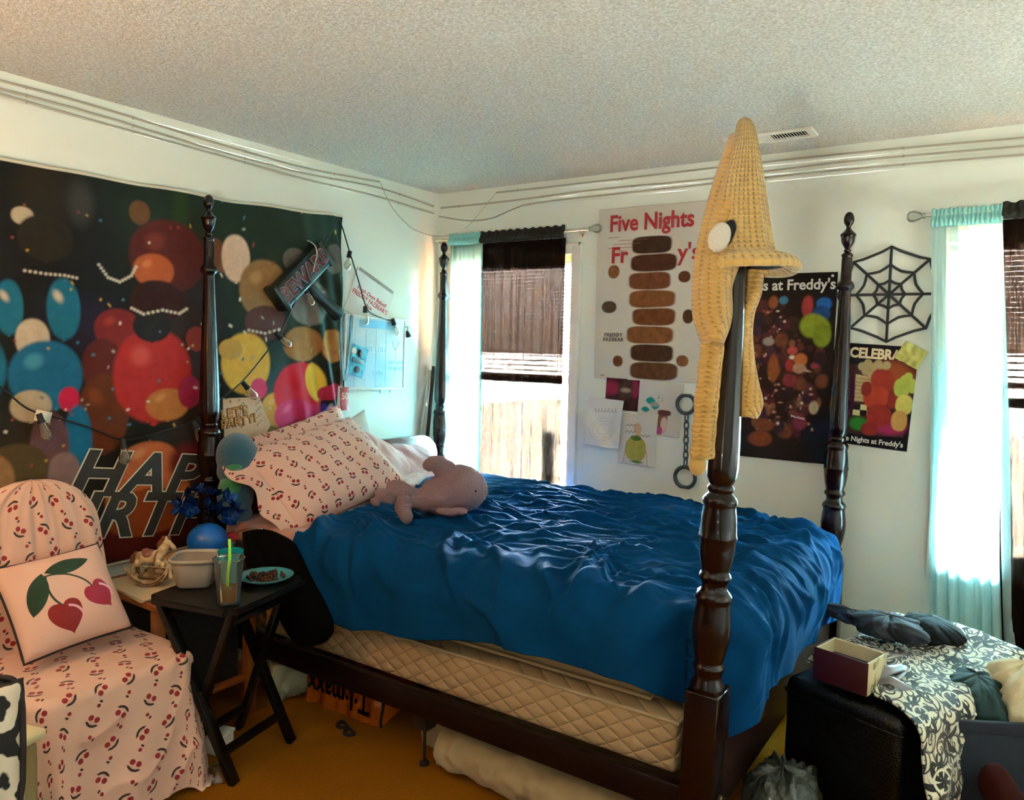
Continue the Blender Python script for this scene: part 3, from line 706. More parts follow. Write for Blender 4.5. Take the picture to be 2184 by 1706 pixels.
# ------------------------------------------------------------------ pink plush dolphin
ref = AZ(985, 1092, .86); Lr = np.array(ref)
dep = float((Lr-CAM) @ CFw); kpx = dep/CF
def bp_(x, y, d=0.): p = AD(x, y, ref); return p+Vector(CFw)*d
def loc(x, y, d=0.): return tuple(Vector(bp_(x, y, d))-Vector(org))
org = bp_(960, 1045)
vr, vu, vf = Vector(CRt), Vector(CUp), Vector(CFw)
Mv = Matrix((( vr.x, vf.x, vu.x), (vr.y, vf.y, vu.y), (vr.z, vf.z, vu.z)))
def el(x, y, d, rx, rd, ry, rot=0.):
    e = (Mv @ Matrix.Rotation(-rot, 3, 'Y')).to_euler(); return (loc(x, y, d), (rx*kpx, rd*kpx, ry*kpx), e)
body = [el(980, 1042, .03, 58, 58, 50, -.28), el(945, 1060, .03, 52, 50, 42, -.30), el(1000, 1038, .03, 36, 42, 34, -.1), el(1022, 1046, .02, 18, 20, 17, .1), el(908, 1068, .02, 34, 32, 25, -.2), el(880, 1062, 0., 28, 26, 22, -.1)]
M_plush = mat('pink_plush', '#b97f88', .95, cf=lambda: mixc(noise(120, 4, .7), '#a0606f', '#cf93a0'), bump=lambda: noise(420, 4, .8), bdist=.012, bstr=1., sheen=.6)
dt = thing('plush_dolphin', 'pink plush dolphin lying on the blue comforter', 'soft toy', org)
place(link('body', fuzz(blob(body, .007, 8, .5)), None, M_plush), dt)
place(link('tail_fluke', fuzz(blob([el(862, 1050, -.01, 26, 22, 18, -.5), el(864, 1075, -.05, 17, 17, 26, .0), el(872, 1095, -.07, 13, 14, 16, .1)], .006, 8, .5)), None, M_plush), dt)
place(link('tail_fluke', fuzz(blob([el(856, 1042, -.03, 30, 20, 18, -.35), el(826, 1054, -.05, 24, 16, 13, -.5), el(806, 1066, -.06, 11, 11, 8, -.6)], .006, 8, .5)), None, M_plush), dt)
place(link('dorsal_fin', fuzz(blob([el(928, 988, -.01, 27, 14, 16, .25), el(948, 1000, -.008, 24, 15, 17, .6), el(962, 1016, .0, 22, 18, 18, .6)], .006, 8, .5)), None, M_plush), dt)
place(link('flipper', fuzz(blob([el(958, 1086, -.07, 26, 16, 8, -.12), el(985, 1083, -.08, 16, 14, 7, -.1)], .006, 8, .5)), None, M_plush), dt)
ey = lathe([(.0045*math.sin(i*PI/8), -.0045*math.cos(i*PI/8)) for i in range(9)], 10, cap=False)
o = place(link('eye', ey, None, mat('black_bead', '#0c0a0a', .15)), dt); o.location = loc(1016, 1044, -.055)
# ------------------------------------------------------------------ tapestry on the left wall
TY0, TZ0, TW, TH = -2.78, .600, 1.975, 1.56
pc = Pic(TW, TH, .0042, '#15140e')
def tp(x, y): p = AX(x, y, .004); return p.y-TY0, p.z-TZ0
def tell(x, y, rx, ry, c, rot=0., **k):
    a = tp(x, y); sx = abs(tp(x+4, y)[0]-a[0])/4; sy = abs(tp(x, y+4)[1]-a[1])/4
    pc.ell(a[0], a[1], rx*sx, ry*sy, c, rot, **k)
def tpol(pts, c, **k): pc.pol([tp(*p) for p in pts], c, **k)
for a in [(560, 500, 240, 130, '#1f2a1b'), (650, 600, 130, 160, '#20281c'), (120, 560, 130, 150, '#14110e'), (180, 690, 90, 60, '#1b1320'), (90, 400, 60, 80, '#231c11'), (165, 425, 26, 45, '#35332e'), (400, 760, 60, 250, '#2a1a13'), (60, 1000, 90, 120, '#2b2014'), (380, 450, 16, 60, '#26351a')]:
    tell(*a, soft=.55)
T = dict(tex=.18)
# party balloons in many colours, seen against a dark room, with paper confetti
def balloon(x, y, rx, ry, c, hi=None, rot=0., soft=.05, tex=.10, p=2.1, tail=True):
    tell(x, y, rx, ry, c, rot=rot, soft=soft, tex=tex, p=p)
    if hi: tell(x-rx*.35, y-ry*.42, rx*.24, ry*.20, hi, rot=rot+.5, soft=.5)
    if tail: tell(x, y+ry*1.03, rx*.10, ry*.05, c, p=1.2, soft=.2)
for a in [(292, 447, 22, 27, '#5e3a20', None), (450, 545, 24, 38, '#6b3c26', None), (352, 545, 78, 78, '#4e1b15', '#6b2a20'), (322, 575, 42, 36, '#a34d28', '#bd6a3c'), (330, 640, 56, 44, '#2e130e', None),
          (497, 552, 31, 51, '#d4b199', None), (558, 620, 52, 62, '#8b6640', '#a98253'), (562, 690, 44, 36, '#4a2622', None), (40, 450, 24, 20, '#a89880', None), (90, 500, 60, 50, '#241d13', None),
          (245, 700, 50, 44, '#6d1d1a', '#8a3026'), (412, 722, 22, 26, '#7a2a22', None), (212, 780, 44, 60, '#4e1a13', None), (215, 880, 54, 84, '#54240f', '#6e3418'),
          (322, 800, 84, 100, '#9c221e', '#b8443a'), (352, 862, 46, 34, '#a5622f', '#bd7c44'), (318, 694, 40, 34, '#1c1613', None), (398, 835, 24, 34, '#8c1a34', None),
          (12, 650, 30, 60, '#1c5f74', '#b9a892'), (128, 655, 36, 66, '#1c5f74', '#b9a892'), (62, 720, 36, 44, '#b3a28a', None), (92, 800, 78, 76, '#1a5a78', '#3f8499'), (60, 865, 44, 34, '#a8987f', None), (140, 850, 22, 26, '#ad1838', None),
          (160, 940, 30, 76, '#145e80', None), (100, 955, 42, 78, '#5b3d40', None), (130, 1005, 34, 42, '#7c6360', None), (30, 1000, 70, 54, '#4a3920', None),
          (519, 775, 52, 64, '#cf9d42', '#e0bb6c'), (486, 745, 26, 22, '#b98d45', None), (545, 828, 18, 22, '#b83658', None),
          (640, 735, 40, 36, '#8d6136', None), (706, 740, 28, 34, '#96622f', None), (655, 650, 44, 46, '#6b655c', None), (622, 560, 24, 26, '#5d5850', None), (706, 560, 20, 30, '#5a554c', None),
          (590, 935, 50, 60, '#6d5d30', None), (585, 872, 36, 36, '#b5823c', '#c99c58')]:
    balloon(*a)
tpol([(468, 850), (545, 845), (570, 905), (545, 955), (470, 965)], '#c9a98e', tex=.08)
for i in range(26): tell(475+(i*37) % 75, 850+(i*23) % 60, 1.5, 1.5, '#3b3a3a')
tell(635, 835, 55, 62, '#a91a28', soft=.03); tell(640, 880, 40, 18, '#b52850', soft=.2); tell(668, 815, 20, 42, '#d6ae3e', rot=.35, soft=.06)
balloon(622, 885, 42, 34, '#b02a58', '#cc5a7c'); balloon(620, 928, 44, 14, '#a5202e', None)
for i in range(6): tell(680+i*9, 890-2*abs(i-3), 5.5, 26, ['#a7284e', '#3d3aa0', '#c9c4d8', '#5a60c0', '#3d3aa0', '#a7284e'][i], soft=.15)
balloon(700, 835, 26, 16, '#9e2038', None, .2); tell(700, 925, 30, 12, '#8a4a3a', soft=.2)
tell(312, 1050, 90, 88, '#a4532c', soft=.05, tex=.08); tell(308, 1095, 92, 50, '#7e3415', soft=.05); tell(280, 1140, 130, 50, '#4a120b', soft=.35); tell(310, 1090, 92, 50, '#7e3415', soft=.05)
balloon(312, 985, 64, 44, '#b05a34', '#c47850'); tell(395, 985, 40, 40, '#5a1614', soft=.3)
rs = np.random.RandomState(9)
for i in range(150):
    x, y = rs.rand()*720, 400+rs.rand()*620; c_ = ['#c9bba5', '#8a3a30', '#b08a3c', '#3a6a7c', '#9a8a78'][i % 5]
    if i % 3: tell(x, y, 2.2+rs.rand()*2, 1.6+rs.rand()*1.6, c_, rot=rs.rand()*3, soft=.25, p=3)
for pts in ([(205, 560), (225, 588), (250, 598), (275, 585), (288, 560)], [(45, 570), (90, 578), (130, 582), (165, 590)], [(275, 655), (300, 668), (340, 660), (375, 668), (395, 655)], [(525, 705), (560, 712), (600, 702)]):
    for a, b in zip(pts[:-1], pts[1:]):
        for k in range(4): tell(a[0]+(b[0]-a[0])*k/4, a[1]+(b[1]-a[1])*k/4, 3.2, 3., '#bfae9a', soft=.25, p=3)
for k_, (x, y, rx, ry, c) in enumerate(((.16, 1.15, .10, .13, '#4e3a20'), (.25, .80, .12, .15, '#1c5f74'), (.10, .45, .12, .14, '#6d1d1a'), (.30, .40, .09, .10, '#8b6640'), (.08, .85, .07, .09, '#7c6360'), (.28, 1.30, .06, .07, '#5d5850'))): pc.ell(x, y, rx, ry, c, soft=.06, tex=.15, seed=k_)
# the white hem around the cloth
h_ = .010
pc.C[:3] = lin('#c9bfa8')[:3]; pc.C[-3:] = lin('#cfc8b2')[:3]
Yt, Zt = pc.X+TY0, pc.Y+TZ0
def twarp(Y, Z):
    r = sstep(-1.25, -.85, Y)
    # soft pleats hanging from the right corner, slight sag of the top hem between tacks
    fl = (.012*np.sin((Y+.8)*34+(Z-2.2)*9)+.010*np.sin((Y+.8)*61+(Z-2.2)*14+1))*r*(.4+.6*sstep(2.2, 1.3, Z))
    x = .028+.006*pn(Y*2.5, Z*1.8)+fl+.004*np.sin(Y*9+Z*2)
    dz = -.010*np.sin((Y+2.78)/1.975*PI)*sstep(1.9, 2.16, Z)+.020*(Y+1.6)/.8*sstep(1.2, 2.1, Z)+.01*pn(Y*3, Z*0+5)*sstep(1.9, 2.16, Z)
    dy = -.03*np.sin((Z-.6)/1.56*PI)*sstep(-1.1, -.8, Y)*.5
    return x, Y+dy, Z+dz
Xw, Yw, Zw = twarp(Yt, Zt)
tap = thing('tapestry', 'large dark birthday tapestry with colourful rounded shapes on the left wall', 'tapestry', (0, -1.8, 1.4))
link('cloth', grid(Xw, Yw, Zw, thick=.002, colors=pc.C), tap, printmat('tapestry_print', .75, .12))
def ttext(body, px, py, size, m, d, bold, shear, tilt, sx, space=1., name='lettering'):
    p = AX(px, py, .02); me = text(body, size, bold=bold, shear=shear, sx=sx, align='LEFT', space=space)
    me.transform(Matrix.Translation((0, p.y, p.z)) @ WL @ Matrix.Rotation(tilt, 4, 'Z'))
    co = np.array([v.co[:] for v in me.vertices]); x, y, z = twarp(co[:, 1], co[:, 2])
    for i, v in enumerate(me.vertices): v.co = (x[i]+d+co[i, 0]*1.0, y[i], z[i])
    return me
M_ltr = mat('dark_lettering', '#221d18', .6); M_ltw = mat('pale_lettering', '#c9bda6', .6); M_lto = mat('orange_lettering', '#c98a3a', .6)
for body, px, py, sz, sx in (('HAPPY', 142, 1012, .245, 1.10), ('BIRTHDAY', 62, 1105, .245, 1.04)):
    link('lettering_outline', ttext(body, px, py, sz, 0, .0035, .0125, .30, -.15, sx, 1.09), tap, M_ltw, False)
    link('lettering', ttext(body, px, py, sz, 0, .0055, .0075, .30, -.15, sx, 1.09), tap, M_ltr, False)
for body, py, sz in (("LET'S", 886, .062), ('PARTY!', 907, .056)):
    link('lettering_outline', ttext(body, 466, py, sz, 0, .0035, .0028, 0, .12, 1.05), tap, M_ltr, False)
    link('lettering', ttext(body, 466, py, sz, 0, .0055, .0005, 0, .12, 1.05), tap, M_lto, False)

# ------------------------------------------------------------------ toy mallet with BEWARE on its head
M_foam = mat('mallet_plastic', '#15211f', .35, cf=lambda: mixc(noise(6), '#0d1513', '#1e302c'))
hc = AX(640, 588, .07)
mt_ = thing('toy_mallet', 'dark plastic toy mallet reading BEWARE hung over the right end of the tapestry', 'toy', hc)
mt_.matrix_world = Matrix.Translation(hc) @ WL @ Matrix.Rotation(math.radians(42), 4, 'Z')
place(link('head', bx(-.185, .185, -.062, .062, -.035, .035, .012, 3), None, M_foam), mt_)
for s_ in (-1, 1): place(link('head_rim', bx(s_*.18-.015, s_*.18+.015, -.070, .070, -.042, .042, .008), None, M_foam), mt_)
me = text('BEWARE', .10, bold=.002, ext=.004, sx=.92); me.transform(Matrix.Translation((0, 0, .038)))
place(link('lettering', me, None, mat('mallet_red', '#5a2a2c', .5), False), mt_)
me = text('BEWARE', .10, bold=.006, ext=.002, sx=.92); me.transform(Matrix.Translation((0, 0, .036)))
place(link('lettering_outline', me, None, mat('mallet_grey', '#8a7f84', .5), False), mt_)
hd = Vector(AX(722, 672, .07))-hc
a0 = Vector(AX(655, 605, .07))-hc; dl = (hd-a0)
me = lathe([(.001, 0), (.020, 0), (.024, .05), (.026, .14), (.033, .225), (.040, .262), (.036, .272), (.001, .272)], 20)
hl = dl.length; me.transform(Matrix.Diagonal((1, 1, hl/.272, 1)))
q = Vector((0, 0, 1)).rotation_difference(dl.normalized()); me.transform(Matrix.Translation(hc+a0) @ q.to_matrix().to_4x4())
o = link('handle', me, None, M_foam); o.parent = mt_; o.matrix_parent_inverse = mt_.matrix_world.inverted()
o.matrix_parent_inverse = mt_.matrix_world.inverted()
bw = [Vector(AX(x, y, .115))for x, y in ((655, 512), (672, 524), (676, 545), (672, 560), (668, 580))]
o = link('barbed_wire', tube(spline(bw, 8), .003, 6), None, mat('mallet_wire', '#b9b4aa', .4, .6)); o.parent = mt_; o.matrix_parent_inverse = mt_.matrix_world.inverted()

# ------------------------------------------------------------------ string of clear bulbs across the tapestry
M_cable = mat('black_cable', '#0b0b0a', .6); M_bulb = clearmat('bulb_glass', '#f3efe6', .93, .03)
path = [(-60, 800), (0, 825), (60, 872), (130, 893), (200, 915), (262, 938), (330, 925), (400, 903), (440, 880), (470, 852), (515, 815), (560, 762), (600, 705), (640, 620), (680, 540), (712, 485), (724, 470), (745, 535), (765, 600), (781, 655), (800, 673), (835, 684)]
P3 = spline([AX(x, y, .062 if x < 720 else .03) for x, y in path], 7)
sl_ = thing('string_lights', 'black string of clear pear-shaped bulbs looped across the tapestry', 'string lights', P3[len(P3)//2])
link('cable', tube(P3, .0035, 8), sl_, M_cable)
def bulb(px, py, dirpx, xo):
    p = AX(px, py, xo); d = (Vector(AX(px+dirpx[0], py+dirpx[1], xo))-p).normalized()
    q = Vector((0, 0, -1)).rotation_difference(d).to_matrix().to_4x4()
    s = lathe([(.001, .006), (.011, .006), (.012, -.02), (.014, -.03), (.001, -.03)], 14); s.transform(Matrix.Translation(p) @ q)
    so = link('bulb_socket', s, sl_, M_cable)
    g = lathe([(.010, -.028), (.012, -.036), (.018, -.055), (.022, -.075), (.019, -.090), (.010, -.099), (.001, -.101)], 16, cap=False); g.transform(Matrix.Translation(p) @ q)
    link('bulb', g, so, M_bulb)
for b_ in ((83, 885, (12, 35)), (262, 938, (3, 30)), (413, 900, (12, 28)), (520, 818, (18, 22)), (590, 712, (20, 18)), (650, 612, (12, 30)), (746, 538, (-6, 30)), (779, 655, (0, 30)), (838, 682, (8, 26))):
    bulb(*b_, .068 if b_[0] < 720 else .034)
p = AX(92, 888, .07); tg = bx(-.0008, .0008, -.028, .028, -.02, .02); o = link('paper_flag', tg, sl_, mat('paper_white', '#d8d4c8', .7)); o.location = p; o.rotation_euler = (-.25, 0, 0)

# ------------------------------------------------------------------ calendar, whiteboard, card, lanyard, lamp socket
M_paper = mat('paper', '#dfe0da', .7); M_red = mat('red_ink', '#c2474a', .6); M_wire = mat('spiral_black', '#26292a', .4)
cpos = AX(790, 640, .006)
cal = thing('wall_calendar', 'tilted white spiral wall calendar sticking out behind the whiteboard', 'calendar', cpos); cal.matrix_world = Matrix.Translation(cpos) @ WL @ Matrix.Rotation(-.40, 4, 'Z')
place(link('page', bx(-.155, .155, -.13, .12, -.004, .002), None, M_paper, False), cal)
place(link('spiral', joinme([tube([(-.145+i*.0075, .108, .003), (-.145+i*.0075, .118, .006), (-.142+i*.0075, .127, .002)], .0012, 5) for i in range(39)]), None, M_wire), cal)
for body, sz, yy, sh in (('Fresh Oven Baked!', .034, .02, .25), ("FREDDY FAZBEAR'S", .036, -.012, 0), ('Pizza', .028, -.042, .2)):
    me = text(body, sz, bold=.0006, shear=sh, sx=.92); me.transform(Matrix.Translation((.0, yy, .0028))); place(link('lettering', me, None, M_red, False), cal)
wb = [AX(733, 669, .02), AX(864, 681, .02), AX(862, 829, .02), AX(734, 833, .02)]
wc = (wb[0]+wb[1]+wb[2]+wb[3])/4; ww = (wb[1].y-wb[0].y)/2; wh = (wb[0].z-wb[3].z)/2
M_wbs = mat('whiteboard_face', '#b9d8e6', .18, cf=lambda: mixc(E.op('MULTIPLY', E.op('SUBTRACT', noise(4, 3, .6, sc=(.4, 1, 3)), .42), 4), '#cfdfe4', '#a9d2e6'))
wt = thing('whiteboard', 'small whiteboard calendar with smeared blue marker beside the tapestry', 'whiteboard', wc); wt.matrix_world = Matrix.Translation(wc) @ WL @ Matrix.Rotation(-.02, 4, 'Z')
place(link('board', bx(-ww, ww, -wh, wh, -.008, 0), None, M_wbs, False), wt)
place(link('frame', joinme([bx(-ww, ww, wh-.012, wh, -.008, .006, .002), bx(-ww, ww, -wh, -wh+.012, -.008, .006, .002), bx(-ww, -ww+.012, -wh, wh, -.008, .006, .002), bx(ww-.012, ww, -wh, wh, -.008, .006, .002)]), None, M_trim), wt)
gl = []
for i in range(1, 6): gl.append(bx(-ww+.014, ww-.014, wh-.07*i-.001, wh-.07*i, 0, .0006))
for i in range(1, 6): gl.append(bx(-ww+i*2*ww/6, -ww+i*2*ww/6+.001, -wh+.014, wh-.07, 0, .0006))
place(link('ruled_lines', joinme(gl), None, mat('faint_line', '#8fb7cf', .5), False), wt)
M_mk = mat('marker_blue', '#4f9fd0', .5)
sm = bx(-.13, .15, wh-.066, wh-.024, 0, .0008); place(link('marker_smear', sm, None, mat('marker_smear', '#7fc1e2', .5), False), wt)
for body, sz, x, y in (('DO NOT', .03, .17, -.05), ('FORGET', .03, .17, -.085), ('MY LISH', .045, .0, .02), ('CAN', .04, .02, -.11)):
    me = text(body, sz, ext=.0003); me.transform(Matrix.Translation((x, y, .0009))); place(link('lettering', me, None, M_mk if x > .1 else mat('marker_faint', '#93c4de', .5), False), wt)
hp = [(.16+.0+.022*math.sin(k/24*2*PI)**3*1.2, .055+.026*math.cos(k/24*2*PI)-.010*math.cos(k/12*2*PI), .001) for k in range(24)]
place(link('heart_outline', tube(hp, .0012, 5, True), None, MATS['marker_faint']), wt)
for xx in (.05, .13): place(link('hook', bx(xx-.01, xx+.01, -wh-.018, -wh+.004, -.004, .008, .003), None, M_trim), wt)
cc = AX(763, 770, .03)
ct_ = thing('swirled_card', 'blue swirled card with two black dots stuck on the whiteboard', 'card', cc); ct_.matrix_world = Matrix.Translation(cc) @ WL @ Matrix.Rotation(-.28, 4, 'Z')
place(link('card', bx(-.058, .058, -.082, .082, -.002, .002), None, mat('blue_swirl', '#2f8fb0', .4, cf=lambda: mixc(E.op('MULTIPLY', E.op('SUBTRACT', noise(18, 3), .35), 3), '#12607f', '#5fc0d6')), False), ct_)
for yy in (.045, -.045): place(link('black_dot', lathe([(.001, .002), (.019, .002), (.019, .008), (.012, .011), (.001, .011)], 20), None, M_cable), ct_).location = (0.004, yy, 0)
place(link('black_bar', bx(-.045, .045, -.014, .014, .002, .006, .002), None, M_cable), ct_)
mg = thing('round_magnet', 'round white magnet at the top left of the blue swirled card', 'magnet', AX(755, 748, .035)); mg.matrix_world = Matrix.Translation(AX(755, 748, .036)) @ WL
place(link('disc', lathe([(.001, -.004), (.018, -.004), (.018, .003), (.001, .004)], 20), None, M_paper), mg)
# lanyard
M_strap = mat('black_strap', '#101012', .7)
lt = thing('lanyard', 'black lanyard hanging at the whiteboard edge with a red badge', 'lanyard', AX(735, 750, .04))
for pts in ([(729, 668), (727, 720), (730, 775), (733, 812)], [(750, 672), (747, 720), (741, 780), (735, 812)]):
    sp = spline([AX(x, y, .036) for x, y in pts], 8)
    X = np.array([[q.x, q.x+.0] for q in sp]); Y = np.array([[q.y-.009, q.y+.009] for q in sp]); Z = np.array([[q.z, q.z] for q in sp])
    X[:, 1] += .002
    link('strap', grid(X, Y, Z, thick=.0015), lt, M_strap)
link('clip', tube([AX(733, 812, .038), AX(733, 828, .038)], .004, 8), lt, M_strap)
pb = AX(735, 850, .04)
me = bx(-.03, .03, -.062, .062, -.0015, .0015, .001); me.transform(Matrix.Translation(pb) @ WL @ Matrix.Rotation(.03, 4, 'Z')); bo = link('badge', me, lt, mat('badge_red', '#9c2a2e', .35, cf=lambda: mixc(noise(30, 2), '#7d1c22', '#b4413c')))
me = bx(-.036, .036, -.075, .075, -.001, .0); me.transform(Matrix.Translation(pb+Vector((-.004, -.012, -.01))) @ WL @ Matrix.Rotation(-.06, 4, 'Z')); link('badge_sleeve', me, lt, M_paper, False)
me = text('50', .05, bold=.001); me.transform(Matrix.Translation(pb+Vector((.002, 0, .012))) @ WL); link('lettering', me, bo, mat('badge_cream', '#d9b9a0', .5), False)
ls = thing('loose_socket', 'small black lamp socket hanging off the right edge of the whiteboard', 'socket', AX(870, 712, .03))
me = lathe([(.001, .02), (.006, .02), (.011, 0), (.015, -.018), (.001, -.018)], 14); me.transform(Matrix.Translation(AX(870, 712, .03)) @ Matrix.Rotation(.35, 4, 'X')); link('socket_body', me, ls, M_cable)
link('wire_end', tube(spline([AX(868, 704, .03), AX(870, 698, .035), AX(864, 697, .035)], 5), .002, 6), ls, M_cable)

# ------------------------------------------------------------------ LED strips under the ceiling
M_led = mat('strip_plastic', '#bdb8aa', .4); M_ledc = mat('strip_chip', '#a9a397', .5)
def strip(lab, pts, w=.009):
    t = thing('light_strip', lab, 'light strip', pts[len(pts)//2]); sp = spline(pts, 6)
    n = len(sp); X = np.zeros((n, 2)); Y = X.copy(); Z = X.copy()
    for i, q in enumerate(sp): X[i] = q.x; Y[i] = q.y; Z[i] = (q.z-w/2, q.z+w/2)
    side = 1 if abs(sp[-1].x-sp[0].x) > abs(sp[-1].y-sp[0].y) else -1
    if side < 0: X[:] = X[:]
    link('tape', grid(X, Y, Z, thick=.002*(1 if side < 0 else 1)), t, M_led)
    ch = []
    step_ = max(1, n//14)
    for i in range(2, n-1, step_):
        q = sp[i]; ch.append(q)
    for q in ch[::3]:
        o = link('clip', bx(-.003, .003, -.003, .003, -.006, .006, .001), t, M_ledc); o.location = q
    return t
def LP(x, y): return AX(x, y, .008)
def BP(x, y): return AY(x, y, -.008)
strip('uppermost plastic light strip along the top of the left wall', [LP(-80, 150), LP(0, 172), LP(200, 226), LP(450, 302), LP(650, 358), LP(810, 388)])
strip('middle plastic light strip along the top of the left wall', [LP(-80, 170), LP(0, 190), LP(200, 243), LP(450, 318), LP(650, 370), LP(805, 400), LP(925, 440)])
strip('lowest plastic light strip along the top of the left wall', [LP(-80, 183), LP(0, 201), LP(200, 258), LP(450, 327), LP(650, 382), LP(800, 418), LP(925, 455)])
strip('uppermost light strip below the ceiling of the window wall', [BP(1058, 411), BP(1250, 390), BP(1500, 361), BP(1800, 328), BP(2184, 294), BP(2300, 284)])
strip('middle light strip below the ceiling of the window wall', [BP(940, 444), BP(1100, 427), BP(1280, 404), BP(1500, 383), BP(1800, 345), BP(2184, 312), BP(2300, 302)])
strip('lowest light strip below the ceiling of the window wall', [BP(1115, 438), BP(1200, 426), BP(1500, 394), BP(1800, 362), BP(2184, 330), BP(2300, 320)])
dl = thing('loose_strip_end', 'loose pale strip end drooping across the corner above the left window', 'light strip', BP(1000, 470))
link('drooping_tape', tube(spline([BP(936, 461), BP(975, 468), BP(1010, 471), BP(1050, 465), BP(1085, 450), BP(1115, 438)], 6), .0035, 6), dl, M_ledc)
link('drooping_wire', tube(spline([BP(1057, 412), BP(1030, 445), BP(1005, 475), BP(990, 488)], 6), .0012, 5), dl, M_ledc)
link('loose_wire', tube(spline([LP(812, 390), LP(835, 440), LP(870, 480), LP(895, 495), LP(925, 503), BP(950, 503), BP(975, 497)], 6), .0018, 5), dl, M_ledc)
# ------------------------------------------------------------------ posters, drawings, decorations on the window wall
def sheet(name, lab, cat, cx, cz, w, h, pic, tilt=0., d=.004, curl=.004, rough=.4, seed=0., corner=None, mname='poster_print', part='sheet'):
    t = thing(name, lab, cat, (cx, 0, cz)); t.matrix_world = Matrix.Translation((cx, 0, cz)) @ WB @ Matrix.Translation((0, 0, d)) @ Matrix.Rotation(tilt, 4, 'Z')
    X, Y = pic.X-w/2, pic.Y-h/2
    Z = curl*(1+pn(X*5+seed, Y*4))+.0006
    if corner: Z = Z+corner(X, Y)
    place(link(part, grid(X, Y, Z, thick=.0012, colors=pic.C), None, printmat(mname, max(rough, .5), .15)), t); return t
def ltext(t, body, size, x, y, m, bold=0., z=.012, sx=1., shear=0., space=1., tilt=0., name='lettering'):
    me = text(body, size, bold=bold, shear=shear, sx=sx, space=space, ext=.0004); me.transform(Matrix.Translation((x, y, z)) @ Matrix.Rotation(tilt, 4, 'Z'))
    return place(link(name, me, None, m, False), t)
M_tr = mat('title_red', '#a8202c', .5); M_tdk = mat('caption_dark', '#4a453c', .5); M_tw = mat('title_white', '#d8d6d0', .5)
# white poster with a column of brown rounded shapes
PX0, PX1, PZ0, PZ1 = 1.112, 1.80, 1.362, 2.253
pw, ph_ = PX1-PX0, PZ1-PZ0
p = Pic(pw, ph_, .003, '#cfc9bd')
def pp(x, y): q = AY(x, y, -.006); return q.x-PX0, q.z-PZ0
def pel(P, f, x, y, rx, ry, c, rot=0., **k):
    a = f(x, y); sx = abs(f(x+4, y)[0]-a[0])/4; sy = abs(f(x, y+4)[1]-a[1])/4; P.ell(a[0], a[1], rx*sx, ry*sy, c, rot, **k)
T = dict(tex=.28, soft=.03)
for k in range(8): pel(p, pp, 1390+5*math.sin(k*2.1), 522+k*38.5, [42, 48, 44, 50, 46, 50, 45, 50][k], 18.5, ['#3a2418', '#4a2618', '#6e3c22', '#7a4a26', '#6a3a1e', '#7a4a26', '#43281a', '#5a3822'][k], p=4, wob=.05, seed=k, **T)
for a in [(1310, 580, 12, 14, '#7d5230'), (1300, 655, 15, 13, '#4a3220'), (1318, 770, 11, 12, '#6a3a1e'), (1460, 590, 13, 12, '#5e3320'), (1468, 675, 12, 16, '#4a2e1c'), (1455, 770, 13, 12, '#7d5230')]: pel(p, pp, *a, p=2.2, wob=.1, seed=a[0], **T)
for i in range(0, 10, 2): p.lin_([(.06+.03*(i % 3), ph_-.15-.009*i), (.12+.04*(i*7 % 5), ph_-.15-.009*i)], .0009, '#8a4a44')
t = sheet('poster', 'tall white poster with stacked brown shapes and red title beside the yellow hat', 'poster', (PX0+PX1)/2, (PZ0+PZ1)/2, pw, ph_, p, curl=.005, seed=2)
ltext(t, 'Five Nights', .118, -.045, ph_/2-.083, M_tr, .0028, sx=.87)
ltext(t, 'Fr', .115, -.215, ph_/2-.247, M_tr, .0026, sx=.98)
ltext(t, "y's", .115, .165, ph_/2-.247, M_tr, .0022, sx=.98)
for body, yy in (('FREDDY', -.213), ('FAZBEAR', -.237)): ltext(t, body, .026, -.235, yy, M_tdk, .0006, space=1.15)
ltext(t, 'www.', .012, -.29, -ph_/2+.02, M_tdk); ltext(t, '_________', .012, .22, -ph_/2+.02, M_tdk)
# dark poster
QX0, QX1, QZ0, QZ1 = 1.725, 2.316, 1.022, 1.886
qw, qh = QX1-QX0, QZ1-QZ0
p = Pic(qw, qh, .003, '#0e0b0b')
def qq(x, y): q = AY(x, y, -.006); return q.x-QX0, q.z-QZ0
rs = np.random.RandomState(5)
pel(p, qq, 1665, 800, 95, 150, '#2b1812', soft=.7)
pel(p, qq, 1770, 935, 60, 60, '#06111f', soft=.5)
cols = ['#3a2018', '#5a2c1e', '#4a1c24', '#6a3a26', '#2b1a22', '#7a4a30', '#3f2030', '#50282a', '#2a1612']
for i in range(120):
    x, y = 1590+rs.rand()*165, 645+rs.rand()*285
    if (x-1660)**2/95**2+(y-790)**2/150**2 > 1: continue
    r_ = 5+rs.rand()*9; pel(p, qq, x, y, r_, r_*1.15, cols[i % 9], soft=.2, tex=.3, seed=i, p=2.3, wob=.25)
for i in range(70):
    x, y = 1600+rs.rand()*140, 660+rs.rand()*270
    pel(p, qq, x, y, 1.5+rs.rand()*3, 1.2+rs.rand()*2, ['#b08a74', '#8c2f3a', '#a56a4a', '#c9b8a8'][i % 4], soft=.4)
